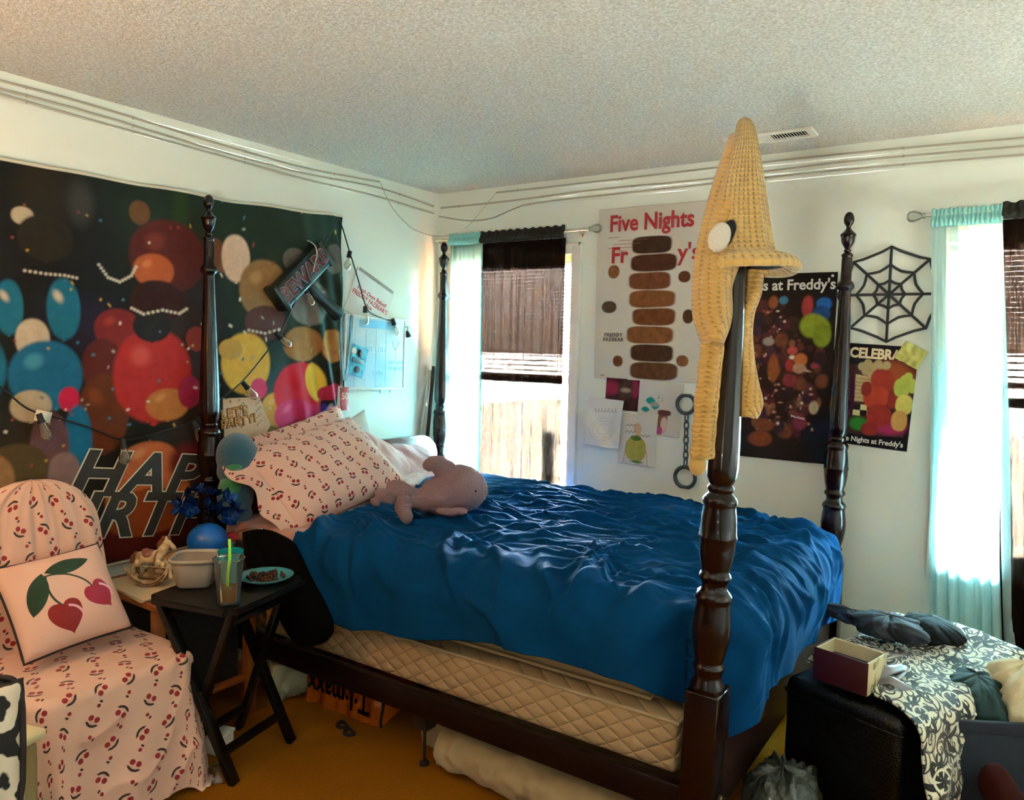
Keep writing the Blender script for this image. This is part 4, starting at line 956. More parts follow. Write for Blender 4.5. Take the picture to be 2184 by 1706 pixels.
for a in [(1722, 655, 12, 22, '#a13436'), (1757, 648, 16, 14, '#1f5fa8'), (1752, 668, 20, 16, '#173f70'), (1735, 695, 30, 24, '#8d9a2a'), (1755, 715, 18, 26, '#7d8a24'), (1690, 748, 12, 10, '#b0453c'), (1690, 762, 7, 5, '#d9cbb8'), (1708, 768, 14, 15, '#b5683a'), (1705, 785, 14, 10, '#b08a70'), (1684, 778, 9, 14, '#9c2f2c'), (1748, 765, 13, 16, '#2f1a22'), (1738, 780, 9, 6, '#8c2f4a'), (1672, 640, 9, 8, '#3d6f8a'), (1650, 645, 10, 14, '#8a4a28'), (1650, 785, 12, 30, '#8a4a26'), (1685, 812, 14, 14, '#7c3036'), (1705, 900, 14, 16, '#7a2f44'), (1628, 905, 22, 14, '#6e3a24'), (1622, 935, 25, 16, '#7a3a20'), (1735, 870, 10, 14, '#b8a88c'), (1640, 728, 12, 9, '#8f8478')]:
    pel(p, qq, *a, soft=.15, tex=.2, wob=.2, seed=a[0])
for i in range(60):
    x, y = .02+rs.rand()*(qw-.04), .05+rs.rand()*.7; p.ell(x, y, .0015, .0015, '#6b4a3a', soft=.4)
t = sheet('poster', 'tall black poster crowded with small coloured shapes behind the near bed post', 'poster', (QX0+QX1)/2, (QZ0+QZ1)/2, qw, qh, p, curl=.004, rough=.25, seed=6)
ltext(t, "Five Nights at Freddy's", .0665, .0, qh/2-.055, M_tw, .0016, sx=.95)
ltext(t, 'BALLOONS', .012, .155, -.228, M_tw, .0003, tilt=-.2)
for xx, yy in ((-.28, .42), (.275, .415)): place(link('pin', lathe([(.001, .006), (.005, .005), (.006, 0)], 10), None, M_tw), t).location = (xx, yy, .01)
# celebrate poster
c0, c1 = AY(1805, 735, -.004), AY(1962, 738, -.004)
EX0, EX1, EZ0, EZ1 = 2.345, 2.648, 1.118, 1.565
ew, eh = EX1-EX0, EZ1-EZ0
p = Pic(ew, eh, .0022, '#0c0a12')
def ee(x, y): q = AY(x, y, -.006); return q.x-EX0, q.z-EZ0
p.pol([ee(1790, 775), ee(1955, 795), ee(1935, 930), ee(1790, 930)], '#3c1c1c', tex=.2)
p.pol([ee(1825, 800), ee(1870, 805), ee(1868, 860), ee(1825, 858)], '#b39a6e', tex=.15)
for i in range(7): p.lin_([ee(1825, 808+i*8), ee(1870, 812+i*8)], .001, '#6a4a30')
pel(p, ee, 1905, 800, 45, 35, '#8a3f20', soft=.5)
for i, (x, y) in enumerate([(1838, 783), (1850, 776), (1862, 783), (1846, 792), (1872, 776), (1882, 786), (1890, 778), (1858, 800)]): pel(p, ee, x, y, 9, 9, '#a8946c', soft=.1); 
for i, (x, y) in enumerate([(1938, 800), (1945, 812), (1930, 806), (1948, 826)]): pel(p, ee, x, y, 9, 9, '#a9b44a', soft=.1)
for k in range(6):
    a, b = ee(1824+k % 3*15, 864+k//3*12), ee(1839+k % 3*15, 876+k//3*12)
    p.pol([(a[0], a[1]), (b[0], a[1]), (b[0], b[1]), (a[0], b[1])], '#c9b98a' if k % 2 else '#17150f')
pel(p, ee, 1838, 905, 20, 14, '#2f7a2c', soft=.3); pel(p, ee, 1900, 905, 40, 20, '#8c1f4a', soft=.3); pel(p, ee, 1815, 850, 10, 50, '#3a1030', soft=.2)
for a in [(1882, 812, 24, 24, '#8d2a1e'), (1872, 848, 28, 26, '#a13420'), (1880, 886, 26, 24, '#86241f'), (1850, 830, 12, 16, '#7c2420'), (1908, 850, 12, 20, '#7c2420'), (1862, 915, 18, 14, '#7c201e'), (1926, 825, 18, 20, '#a3ac4a'), (1932, 860, 18, 22, '#c0b45a'), (1924, 895, 17, 22, '#b58a4a')]:
    pel(p, ee, *a, soft=.06, tex=.12, p=2.4, wob=.15, seed=a[0])
p.pol([(0, 0), (ew, 0), (ew, .048), (0, .048)], '#0d0f18')
t = sheet('poster', 'small CELEBRATE poster in red and yellow below the black spider web', 'poster', (EX0+EX1)/2-.005, (EZ0+EZ1)/2, ew, eh, p, tilt=-.055, curl=.004, rough=.3, seed=9)
ltext(t, 'CELEBRATE', .060, .012, eh/2-.042, mat('title_cream', '#d9c3a0', .5), .0026, sx=.84)
ltext(t, "Five Nights at Freddy's", .031, .004, -eh/2+.026, M_tw, .0008, sx=.92)
pn_ = AY(1944, 757, -.014)
p = Pic(.10, .085, .003, '#b9b96a')
t = sheet('sticky_note', 'crumpled yellow sticky note on the corner of the CELEBRATE poster', 'sticky note', pn_.x, pn_.z, .10, .085, p, tilt=-.5, d=.016, curl=.006, rough=.8, seed=4, corner=lambda X, Y: .006*pn(X*40, Y*40), mname='note_paper')
# drawings
def paper(name, lab, cat, tl, br, tilt, d, col='#cfcabf', fn=None, corner=None, seed=0.):
    a, b = AY(*tl, -d), AY(*br, -d); w, h = b.x-a.x, a.z-b.z; P = Pic(w, h, .0028, col)
    f = lambda x, y: (AY(x, y, -d).x-a.x, AY(x, y, -d).z-b.z)
    if fn: fn(P, f)
    return sheet(name, lab, cat, (a.x+b.x)/2, (a.z+b.z)/2, w, h, P, tilt=tilt, d=d, curl=.005, rough=.8, seed=seed, corner=corner, mname='drawing_paper')
def f1(P, f):
    pel(P, f, 1342, 845, 40, 50, '#3a1a1c', soft=.3, tex=.3); pel(P, f, 1305, 828, 18, 14, '#8c2340', soft=.3); pel(P, f, 1355, 828, 8, 20, '#8c2340', soft=.3)
    pel(P, f, 1335, 830, 16, 22, '#4a3328', soft=.3, tex=.4); pel(P, f, 1335, 832, 10, 5, '#a08a74', soft=.4)
paper('art_print', 'small dark red print tucked under the bottom edge of the white poster', 'print', (1294, 806), (1363, 877), -.03, .004, '#5a1a26', f1, seed=3)
def f2(P, f):
    for a in [(1388, 855, 10, 8), (1398, 866, 9, 8), (1378, 874, 9, 6)]: pel(P, f, *a, '#1f8a86', p=1.4)
    pel(P, f, 1397, 863, 9, 5, '#9a978e'); pel(P, f, 1415, 900, 10, 22, '#7c5148', p=3); pel(P, f, 1418, 905, 7, 16, '#d3b7a4'); pel(P, f, 1418, 880, 14, 6, '#5d3a34', p=3); pel(P, f, 1407, 918, 8, 8, '#b04a78', p=4)
    P.lin_([f(1405, 842), f(1405, 850)], .0012, '#77736a'); P.lin_([f(1403, 848), f(1413, 848), f(1413, 856), f(1403, 856), f(1403, 848)], .0009, '#77736a')
paper('drawing', 'wide white sheet with teal and brown paper cut-outs under the white poster', 'drawing', (1364, 812), (1452, 932), -.05, .0045, '#cbc6bb', f2, seed=7)
def f3(P, f):
    pel(P, f, 1357, 958, 22, 26, '#a8a04a', p=2.4, tex=.12); pel(P, f, 1360, 914, 8, 12, '#c9a688'); pel(P, f, 1362, 930, 5, 8, '#c9a688'); pel(P, f, 1357, 934, 12, 6, '#5c7a34', p=1.6)
    for y in (907, 921, 929):
        s = -1 if y != 929 else 1; x0 = 1355 if s < 0 else 1368
        P.lin_([f(x0+s*k*4, y+(2 if k % 2 else -2)) for k in range(6)], .0012, '#4a3028')
    P.lin_([f(1336, 960), f(1331, 988)], .002, '#b08a90'); P.lin_([f(1380, 962), f(1383, 995)], .002, '#b08a90')
    pel(P, f, 1360, 985, 14, 3, '#4a6a2a', p=1.3)
paper('drawing', 'white sheet with a yellow-green round drawing, lowest of the papers', 'drawing', (1325, 880), (1398, 996), -.04, .009, '#d3cfc4', f3, seed=11)
def f4(P, f):
    for k in range(7): P.lin_([f(1270+k*7, 870+k % 2), f(1270+k*7, 877), f(1275+k*7, 878)], .0011, '#6b6862')
    for r_ in (12, 20, 26):
        P.lin_([f(1290+r_*math.cos(q/20*2*PI), 915+r_*.9*math.sin(q/20*2*PI)) for q in range(21)], .0008, '#b5b2aa')
paper('drawing', 'curling white pencil sketch sheet nearest the left window', 'drawing', (1255, 848), (1328, 955), -.04, .012, '#dedcd6', f4, corner=lambda X, Y: .03*sstep(.02, .10, X+Y*-.4)+.03*sstep(.03, .12, -X-Y), seed=15)

# ------------------------------------------------------------------ plastic shackles
M_ch = mat('shackle_plastic', '#1c3238', .35, cf=lambda: mixc(noise(14, 3), '#14242c', '#3c5058'))
c_t, c_b = AY(1463, 862, -.03), AY(1461, 1018, -.03)
sh = thing('toy_shackles', 'dark plastic toy shackles on a chain hanging left of the near bed post', 'toy', (c_t.x, -.03, c_t.z))
def ring(c, r, gap, nm):
    a = [gap+.35+(2*PI-.7)*k/30 for k in range(31)]
    me = joinme([tube([(r*math.cos(q), 0, r*math.sin(q)) for q in a], .010, 8), tube([(r*1.02*math.cos(gap+.4), 0, r*1.02*math.sin(gap+.4)), (r*1.02*math.cos(gap-.4), 0, r*1.02*math.sin(gap-.4))], .008, 8)])
    o = link(nm, me, sh, M_ch); o.location = Vector(c); return o
ring(c_t, .046, PI/2, 'cuff'); ring(c_b, .052, -PI/2, 'cuff')
top = c_t+Vector((.006, 0, -.05)); bot = c_b+Vector((.0, 0, .058)); nL = 7
for i in range(nL):
    c = top.lerp(bot, (i+.5)/nL); L = (top-bot).length/nL*.66
    q = [(.011*math.cos(k/16*2*PI), 0, L*math.sin(k/16*2*PI)) for k in range(16)]
    me = tube(q, .0042, 6, True); me.transform(Matrix.Rotation(0 if i % 2 else 1.2, 4, 'Z'))
    o = link('chain_link', me, sh, M_ch); o.location = c
# ------------------------------------------------------------------ spider web of black yarn
wc_ = AY(1896, 628, -.012); R_ = AY(1900, 525, -.012).z-wc_.z
web = thing('spider_web', 'large black yarn spider web between the far right bed post and teal curtain', 'wall decoration', wc_)
M_yarn = mat('black_yarn', '#0b0d0e', .9, bump=lambda: noise(700, 3), bdist=.004, sheen=.3)
def wp(k, r): q = PI/2+k*PI/4; return Vector((r*math.cos(q)*1.03, 0, r*math.sin(q)))+wc_
for k in range(4): link('spoke', tube(spline([wp(k, R_), wp(k, R_*.5), wc_, wp(k+4, R_*.5), wp(k+4, R_)], 5), .0062, 7), web, M_yarn)
for j, f_ in enumerate((.99, .62, .30)):
    pts = []
    for k in range(8):
        a, b = wp(k, R_*f_), wp(k+1, R_*f_); m = (a+b)/2; m = wc_+(m-wc_)*(.97 if j == 0 else .90)
        pts += [a, a.lerp(m, .5)+(wc_-m)*.015, m, m.lerp(b, .5)+(wc_-m)*.015]
    link('web_ring', tube(pts, .0060, 7, True), web, M_yarn)
# pole and pale stick leaning in the corner
pt, pb = Vector((.045, -.06, 1.42)), None
a, b = AX(925, 781, .045), AX(908, 975, .045)
lp = thing('dark_pole', 'thin dark pole leaning in the room corner left of the far bed post', 'pole', (a+(b-a)*1.9).to_tuple()); me = tube([a, a+(b-a)*3.6], .011, 12); link('pole', me, lp, mat('pole_brown', '#241a17', .5))
a, b = AX(917, 790, .03), AX(893, 960, .03)
lp = thing('pale_stick', 'pale plastic stick leaning beside the thin dark pole in the corner', 'stick', (a+(b-a)*1.9).to_tuple()); me = tube([a, a+(b-a)*3.9], .010, 12); link('stick', me, lp, mat('pale_plastic', '#b7beb6', .5))
# ------------------------------------------------------------------ slipcovered chair, cherry cushion
M_slip = mat('cherry_slipcover', '#d6ac98', .85, cf=lambda: cherry(1.0, base='#d9b09c'), bump=lambda: noise(10, 4, .6), bdist=.008, bstr=.3, sheen=.2)
chx0, chx1, chy0, chy1 = .30, .735, -2.63, -2.165
ch = thing('slipcovered_chair', 'chair in a cherry-print slipcover standing against the left wall', 'chair', (.5, -2.4, 0))
def sfold(s, rest): return (.012*np.sin(s*26+2*pn(s*4, rest*2))+.012*pn(s*9, rest*2))*np.clip(rest/.35, 0, 1)
def swr(A, B, ex):
    c = np.exp(-(((A-.72)/.08)**2+((B+2.20)/.09)**2)); an = np.arctan2(B+2.20, A-.72)
    return .006*pn(A*8, B*8)+.010*np.clip(ridge(A*5+B*3, B*4), 0, 1)**3*sstep(.05, .2, ex)+.006*c*np.sin(an*7)
X, Y, Z, A, B = drape(chx0, chx1, chy0, chy1, (.02, .455, .455, .455), lambda x, y: .462+.012*np.sin((x-.3)/.435*PI)*np.sin((y+2.63)/.465*PI), .035, 190, 230, flare=.10, fold=sfold, wr=swr, rc=.05)
Z = np.maximum(Z, .006)
link('seat_cover', grid(X, Y, Z, B, A, thick=.004), ch, M_slip)
# back: rounded top, slightly raked, gathered cloth
s = np.linspace(-1, 1, 110); q = np.linspace(0, 1, 90); Sg, Q = np.meshgrid(s, q)
yc = -2.415; hwid = .250-.045*Q; zt = .46+.56*Q
# outline: width closes in a rounded arch near the top
arch = np.sqrt(np.clip(1-(np.clip((Q-.66)/.34, 0, 1))**2.4, 0, 1))
yy = yc+Sg*hwid*(.0+arch)
def side(sg): return .035*sg*np.clip(1-np.abs(Sg)**4, 0, 1)**.5*np.sqrt(np.clip(arch, 0, 1))
gat = .009*np.sin(Sg*17+3*pn(Sg*3, Q*1.2))*(1-.5*Q)+.006*pn(Sg*8, Q*4)
xb = .285-.075*Q
F = np.concatenate([xb+side(1)+gat*.9*np.clip(1-np.abs(Sg)**6, 0, 1), (xb+side(-1))[:, ::-1]], 1)
Yb = np.concatenate([yy, yy[:, ::-1]], 1); Zb = np.concatenate([zt, zt[:, ::-1]], 1)
Ub = np.concatenate([Sg*.25, Sg[:, ::-1]*.25+.6], 1); Vb = np.concatenate([zt, zt], 1)
link('back_cover', grid(F, Yb, Zb, Ub, Vb), ch, M_slip)
for (x, y) in ((.34, -2.58), (.34, -2.22), (.69, -2.58), (.69, -2.22)):
    o = link('leg', bx(-.017, .017, -.017, .017, 0, .43, .003), ch, M_dk); o.location = (x, y, 0)
def heartcherry():
    u, v = uv()
    def heart(cx, cy, s, rot):
        c, sn = math.cos(rot), math.sin(rot); x = ((u-cx)*c+(v-cy)*sn)*(1/s); y = ((v-cy)*c-(u-cx)*sn)*(1/s)
        ax = eabs(x); r = hyp(x, y*1.05-E.op('SQRT', ax+.0001)*.62)-.80; return r*s
    h1 = heart(-.032, -.090, .064, .12); h2 = heart(.092, -.046, .058, .5)
    def seg(x1, y1, x2, y2, w, bend=0.):
        dx, dy = x2-x1, y2-y1; L = dx*dx+dy*dy
        t = E.op('MINIMUM', E.op('MAXIMUM', ((u-x1)*dx+(v-y1)*dy)/L, 0.), 1.)
        b = t*(1-t)*bend*4
        return hyp(u-x1-t*dx-b*(-dy), v-y1-t*dy-b*dx)-w
    s1 = emin(seg(-.055, .072, -.028, -.050, .0035, -.15), seg(-.055, .072, .070, -.010, .0035, .18))
    def leaf(cx, cy, L, W, rot):
        c, sn = math.cos(rot), math.sin(rot); x = (u-cx)*c+(v-cy)*sn; y = (v-cy)*c-(u-cx)*sn
        R = (L*L+W*W)/(2*W); return emax(hyp(x, y-(R-W))-R, hyp(x, y+(R-W))-R)
    lf = emin(leaf(.020, .092, .075, .026, .10), leaf(-.093, .022, .072, .030, 1.12))
    col = mixc(step(s1), '#d9ae9c', '#16301c'); col = mixc(step(lf), col, '#0d3014')
    col = mixc(step(h1+.0), col, '#80060c'); col = mixc(step(h2), col, '#98062e')
    g1 = emax(eabs(hyp((u+.028), (v+.085))-.042)-.004, emax(.004-(u+.028), .0-(v+.085))); g2 = emax(eabs(hyp(u-.088, v+.040)-.042)-.004, emax(.006-(u-.088), -.004-(v+.040)))
    col = mixc(step(g1), col, '#e0aab0'); col = mixc(step(g2), col, '#e8b6c8'); return col
M_hc = mat('heart_cherry_cushion', '#d9ae9c', .8, cf=heartcherry, bump=lambda: noise(9, 4, .6), bdist=.01, bstr=.35, sheen=.2)
q00, q10, q11, q01 = AX(52, 1418, .555), AX(283, 1335, .55), AX(208, 1160, .36), AX(-22, 1215, .36)
cc = (q00+q10+q11+q01)/4
cu = thing('throw_cushion', 'pale square cushion with two heart-shaped cherries on the slipcovered chair', 'cushion', (0, 0, 0)); cu.matrix_world = frame3(cc, (q10-q00)+(q11-q01), (q01-q00)+(q11-q10))
wq = ((q10-q00).length+(q11-q01).length)/2; hq = ((q01-q00).length+(q11-q10).length)/2
place(link('cushion_body', pillow(wq, hq, .13, wrk=.006, seed=31, pinch=.05), None, M_hc), cu)
# dark zip edge along the sides
pip = []
for k in range(80):
    a = k/80*4; e = int(a); f_ = a-e
    u_, v_ = [(-1+2*f_, -1), (1, -1+2*f_), (1-2*f_, 1), (-1, 1-2*f_)][e]
    pip.append((u_*wq/2*(1-.05*(1-v_*v_)*abs(u_)**3), v_*hq/2*(1-.05*(1-u_*u_)*abs(v_)**3), -.004))
place(link('zip_edge', tube(pip, .005, 7, True), None, mat('dark_zip', '#1c0f10', .7)), cu)

# ------------------------------------------------------------------ storage tote, zebra pouf in the left corner of the picture
M_tote = mat('cream_plastic', '#cfc79c', .35)
M_toteb = mat('tote_plastic', '#8a7a52', .35)
tb = thing('storage_tote', 'cream lidded plastic tote in front of the slipcovered chair, bottom left', 'storage box', (0, 0, 0))
p1, p2, p3 = AZ(102, 1553, .47), AZ(30, 1590, .47), AZ(0, 1508, .47)
tb.matrix_world = frame3((p1.x, p1.y, 0), (p2.x-p1.x, p2.y-p1.y, 0), Vector((0, 0, 1)).cross(Vector((p2.x-p1.x, p2.y-p1.y, 0))))
sgn = 1 if (tb.matrix_world.inverted() @ Vector((p3.x, p3.y, 0))).y > 0 else -1
ya, yb = sorted((0, sgn*.40))
place(link('tub', bx(.012, .33, ya+.012, yb-.012, .003, .445, .02, 3), None, M_toteb), tb)
place(link('lid', bx(0, .345, ya, yb, .445, .472, .010, 3), None, M_tote), tb)
def zebra():
    X, Y, Z = sep(coord('Object')); w_ = esin((Z*1.1+X*.5+noise(9, 3)*.22)*95); return mixc(step(w_*.01-.001, .002), '#0d0b0a', '#cfc4b0')
pz = AD(-16, 1590, AZ(10, 1640, .56))
zp = thing('zebra_cushion', 'zebra-striped cushion with black piping at the left edge of the photo', 'cushion', (0, 0, 0)); zp.matrix_world = frame3(pz, Vector(CRt), Vector(CUp))
place(link('cushion_body', pillow(.135, .30, .10, wrk=.004, seed=40), None, mat('zebra_cloth', '#cccccc', .8, cf=zebra)), zp)
pz_ = [(.0675*(1-.12*abs(math.sin(k/40*2*PI)))*math.copysign(abs(math.cos(k/40*2*PI))**.35, math.cos(k/40*2*PI)), .15*math.copysign(abs(math.sin(k/40*2*PI))**.35, math.sin(k/40*2*PI)), .0) for k in range(40)]
place(link('piping', tube(pz_, .007, 7, True), None, MATS['dark_zip']), zp)

# ------------------------------------------------------------------ folding tray table and what stands on it
M_tray = mat('black_wood', '#0d0b09', .38, cf=lambda: mixc(noise(8, 3, .6, sc=(1, 8, 8)), '#030303', '#0a0806'), spec=.35)
c0_, c1_, c2_ = AZ(305, 1272, .66), AZ(492, 1306, .66), AZ(634, 1226, .66)
ex_, ey_ = (c1_-c0_), (c2_-c1_)
tw_, tl_ = ex_.length, ey_.length
tray = thing('tray_table', 'black folding tray table with crossed legs between chair and bed', 'table', (0, 0, 0))
tray.matrix_world = frame3((c1_.x, c1_.y, 0), ex_, ey_)     # x along the near edge, y along the side towards the bed
bm = bmesh.new(); bmesh.ops.create_cube(bm, size=1)
for v in bm.verts: v.co = Vector((-tw_/2+v.co.x*tw_, tl_/2+v.co.y*tl_, .648+v.co.z*.022))
bmesh.ops.bevel(bm, geom=[e for e in bm.edges if abs(e.verts[0].co.z-e.verts[1].co.z) > .01], offset=.03, segments=5, affect='EDGES')
bmesh.ops.bevel(bm, geom=[e for e in bm.edges if e.calc_face_angle(0) > 1.2], offset=.004, segments=2, affect='EDGES')
me = tomesh(bm); auto(me); place(link('table_top', me, None, M_tray), tray)
def bar(a, b, w, h): # rectangular bar from a to b
    a, b = Vector(a), Vector(b); m_ = bx(-w/2, w/2, -h/2, h/2, 0, (b-a).length, .003)
    m_.transform(Matrix.Translation(a) @ Vector((0, 0, 1)).rotation_difference((b-a).normalized()).to_matrix().to_4x4()); return m_
wi = tray.matrix_world.inverted()
fF, fL, fR = wi @ AZ(500, 1672, 0), wi @ AZ(380, 1636, 0), wi @ AZ(622, 1582, 0)
# two X frames, one under each short side; feet where the photo shows them
yn, yf = .02, tl_-.03
xl, xr = -tw_+.03, -.03
fB = Vector((fL.x+(fR.x-fF.x), fL.y+(fR.y-fF.y), 0))
legs = [(Vector((fF.x, fF.y, 0)), Vector((-tw_+.035, tl_*.10, .637))), (Vector((fR.x, fR.y, 0)), Vector((-tw_+.035, tl_*.84, .637))), (Vector((fL.x, fL.y+.02, 0)), Vector((-.045, tl_*.16, .637))), (fB, Vector((-.045, tl_*.78, .637)))]
for a, b in legs: place(link('leg', bar(a, b, .024, .036), None, M_tray), tray)
for i, j, k in ((0, 1, .17), (2, 3, .17), (0, 1, .93), (2, 3, .93)):
    a = legs[i][0].lerp(legs[i][1], k); b = legs[j][0].lerp(legs[j][1], k); place(link('stretcher', bar(a, b, .034, .018), None, M_tray), tray)
for i in (0, 1):
    a = legs[i][0].lerp(legs[i][1], .5)
    m_ = lathe([(.001, -.016), (.006, -.016), (.006, .016), (.001, .016)], 12); m_.transform(Matrix.Translation(a) @ Matrix.Rotation(PI/2, 4, 'Y')); place(link('pivot_bolt', m_, None, M_brass), tray)
ZT = .6595
# clear plastic tub
tc = AZ(418, 1247, ZT)
M_tub = clearmat('cloudy_plastic', '#efe8e0', .62, .2, diff='#c4b4a4')
tub = thing('plastic_tub', 'cloudy square plastic food tub on the black tray table', 'food container', tc, .75)
def sqring(hw, z, p=4.5, n=48):
    o_ = []
    for k in range(n):
        a = 2*PI*k/n; c, s_ = math.cos(a), math.sin(a); r_ = hw/((abs(c)**p+abs(s_)**p)**(1/p)); o_.append((r_*c, r_*s_, z))
    return o_
def sqloft(L, p=4.5, n=48):
    R_ = [sqring(h, z, p, n) for h, z in L]; X = np.array([[q[0] for q in r] for r in R_]); Y = np.array([[q[1] for q in r] for r in R_]); Z = np.array([[q[2] for q in r] for r in R_]); return grid(X, Y, Z, wrap=True)
place(link('tub_body', sqloft([(.001, .002), (.045, .001), (.054, .004), (.058, .012), (.074, .098), (.0735, .098), (.057, .014), (.044, .006), (.001, .006)]), None, M_tub), tub)
place(link('rim', sqloft([(.073, .096), (.080, .095), (.081, .103), (.078, .107), (.073, .105), (.073, .096)]), None, clearmat('tub_rim', '#efe8de', .4, .1, diff='#c9bcac')), tub)
st = blob([((0, 0, .012), (.04, .035, .007), (0, 0, 0)), ((.02, -.01, .018), (.016, .014, .008), (0, 0, 0))], .005, 4)
place(link('food_residue', st, None, mat('food_brown', '#7a5a34', .7, cf=lambda: mixc(noise(60, 3), '#8a6a44', '#6a4420'))), tub)
# clear cup with drink and straw
M_cup = clearmat('clear_cup', '#f4f8f4', .96, .03)
cp_ = AZ(488, 1287, ZT)
cup = thing('clear_cup', 'clear plastic cup with amber drink at the near corner of the tray table', 'cup', cp_)
rib = lambda a, z: 1+.010*np.cos(a*20)
place(link('cup_wall', lathe([(.001, .001), (.032, .001), (.034, .006), (.046, .146), (.050, .147), (.051, .152), (.047, .155), (.0455, .150), (.0335, .010), (.001, .006)], 60, lambda a, z: rib(a, z) if .02 < z < .12 else np.ones_like(a), cap=False), None, M_cup), cup)
place(link('drink', lathe([(.001, .008), (.0325, .011), (.0365, .056), (.001, .056)], 32, cap=False), None, clearmat('amber_drink', '#d89a48', .55, .05, diff='#c07a26')), cup)
place(link('straw', tube([(-.012, .002, .012), (-.004, .0, .10), (.0, .004, .150), (-.012, .012, .182), (-.022, .018, .206)][::1], .0048, 10), None, mat('lime_straw', '#8fd42a', .4)), cup)
# teal cup behind it
tcp = AZ(492, 1252, ZT)
me = thing('teal_cup', 'translucent teal plastic cup behind the clear cup', 'cup', tcp)
place(link('cup_wall', lathe([(.001, .001), (.030, .001), (.033, .006), (.042, .128), (.0435, .130), (.041, .131), (.0395, .126), (.031, .010), (.001, .006)], 40, cap=False), None, clearmat('teal_plastic', '#4fc4c4', .45, .1, diff='#17a0a6')), me)
# teal plate with food
pl_ = AZ(567, 1238, ZT)
pt = thing('dinner_plate', 'teal-rimmed plate of brown food scraps on the bed side of the tray table', 'plate', pl_)
place(link('dish', lathe([(.001, .003), (.05, .003), (.055, .0), (.06, .003), (.078, .009), (.096, .019), (.0975, .022), (.094, .023), (.076, .014), (.058, .009), (.001, .008)], 48, cap=False), None, mat('teal_glaze', '#4f9aa6', .2, coat=.4)), pt)
rs = np.random.RandomState(11)
sc = bmesh.new()
for k in range(60):
    r_, a_ = .066*math.sqrt(rs.rand()), rs.rand()*2*PI; bmesh.ops.create_icosphere(sc, subdivisions=1, radius=1, matrix=Matrix.Translation((r_*math.cos(a_), r_*math.sin(a_), .011+.006*rs.rand())) @ Euler((rs.rand()*3, rs.rand()*3, 0)).to_matrix().to_4x4() @ Matrix.Diagonal((.012, .007, .005, 1)))
fo = link('food_scraps', tomesh(sc), None, mat('food_scraps', '#5a2c16', .7, cf=lambda: mixc(noise(70, 2), '#5a2c14', '#1a0c06'))); place(fo, pt); fo['kind'] = 'stuff'

# ------------------------------------------------------------------ bedside table behind the tray, with ornaments
M_pine = mat('orange_pine', '#8a4a1c', .5, cf=lambda: mixc(noise(8, 3, .6, sc=(6, 6, .6)), '#6e3612', '#a05c26'))
nt_ = thing('bedside_table', 'small orange pine bedside table behind the black tray table', 'table', (.305, -1.93, 0))
nz = .565
place(link('table_top', bx(-.245, .215, -.225, .235, nz-.022, nz, .005), None, M_pine), nt_)
for x in (-.21, .18):
    for y in (-.19, .20): place(link('leg', bx(x-.019, x+.019, y-.019, y+.019, 0, nz-.022, .003), None, M_pine), nt_)
place(link('shelf', bx(-.21, .18, -.19, .20, .14, .16, .003), None, M_pine), nt_)
bn = thing('black_bin', 'black fabric bin on the low shelf of the pine bedside table', 'bin', (.305, -1.93, .16))
place(link('bin_body', joinme([bx(-.18, .15, -.16, -.152, .001, .345), bx(-.18, .15, .162, .17, .001, .345), bx(-.18, -.172, -.152, .162, .001, .345), bx(.142, .15, -.152, .162, .001, .345), bx(-.172, .142, -.152, .162, .001, .008)]), None, mat('black_fabric', '#070707', .85), False), bn)
# sheets of card under the ornament
pa, pb_, pc_ = AZ(303, 1290, nz), AZ(262, 1232, nz), AZ(372, 1270, nz)
for k, (dz, rot) in enumerate(((.001, 0.), (.006, .06))):
    t = thing('card_sheet', ['lower cream card sheet on the bedside table under the horse ornament', 'upper cream card sheet directly below the horse ornament'][k], 'paper', (.33, -2.02, nz+dz), -.12+rot)
    place(link('sheet', bx(-.20, .135, -.13, .13, 0, .0045), None, mat('cream_card', '#d2bd96', .7), False), t)
# rocking-horse ornament
hz = nz+.0115
h0 = AZ(322, 1246, hz)
hor = thing('rocking_horse_ornament', 'small cream and brown rocking-horse ornament on the bedside table', 'ornament', h0, .42)
M_hor = mat('ivory_resin', '#c9b48c', .35, cf=lambda: mixc(E.op('MULTIPLY', E.op('SUBTRACT', noise(26, 3), .45), 4), '#cfbb94', '#8a6b45'))
M_hb = mat('brown_resin', '#5a2c1c', .4, cf=lambda: mixc(noise(60, 2), '#3f1c14', '#7c4a30'))
K = .92
hb = [((0, 0, .105), (.045, .022, .024), (0, -.15, 0)), ((.030, 0, .112), (.026, .022, .026), (0, 0, 0)), ((-.036, 0, .102), (.026, .022, .026), (0, 0, 0)),
      ((.052, 0, .138), (.020, .014, .032), (0, .55, 0)), ((.070, 0, .168), (.017, .012, .018), (0, 0, 0)), ((.086, 0, .158), (.020, .010, .011), (0, .55, 0)), ((.098, 0, .150), (.010, .009, .009), (0, .5, 0))]
place(link('body', blob(hb, .004, 4), None, M_hor), hor)
def hleg(pts): return blob([(tuple(p), (r_, r_, r_*1.5), (0, 0, 0)) for p, r_ in pts], .0032, 3)
for pts in ([((.040, .014, .090), .012), ((.058, .015, .078), .010), ((.072, .016, .066), .009), ((.066, .016, .050), .007), ((.058, .016, .038), .008)], [((.040, -.014, .090), .012), ((.062, -.015, .085), .010), ((.084, -.016, .076), .008), ((.092, -.016, .058), .007), ((.094, -.016, .044), .008)],
            [((-.045, .014, .086), .013), ((-.052, .015, .066), .010), ((-.046, .015, .048), .008), ((-.050, .015, .030), .008)], [((-.045, -.014, .086), .013), ((-.064, -.015, .068), .010), ((-.062, -.015, .048), .008), ((-.070, -.015, .032), .008)]):
    place(link('leg', hleg(pts), None, M_hor), hor)
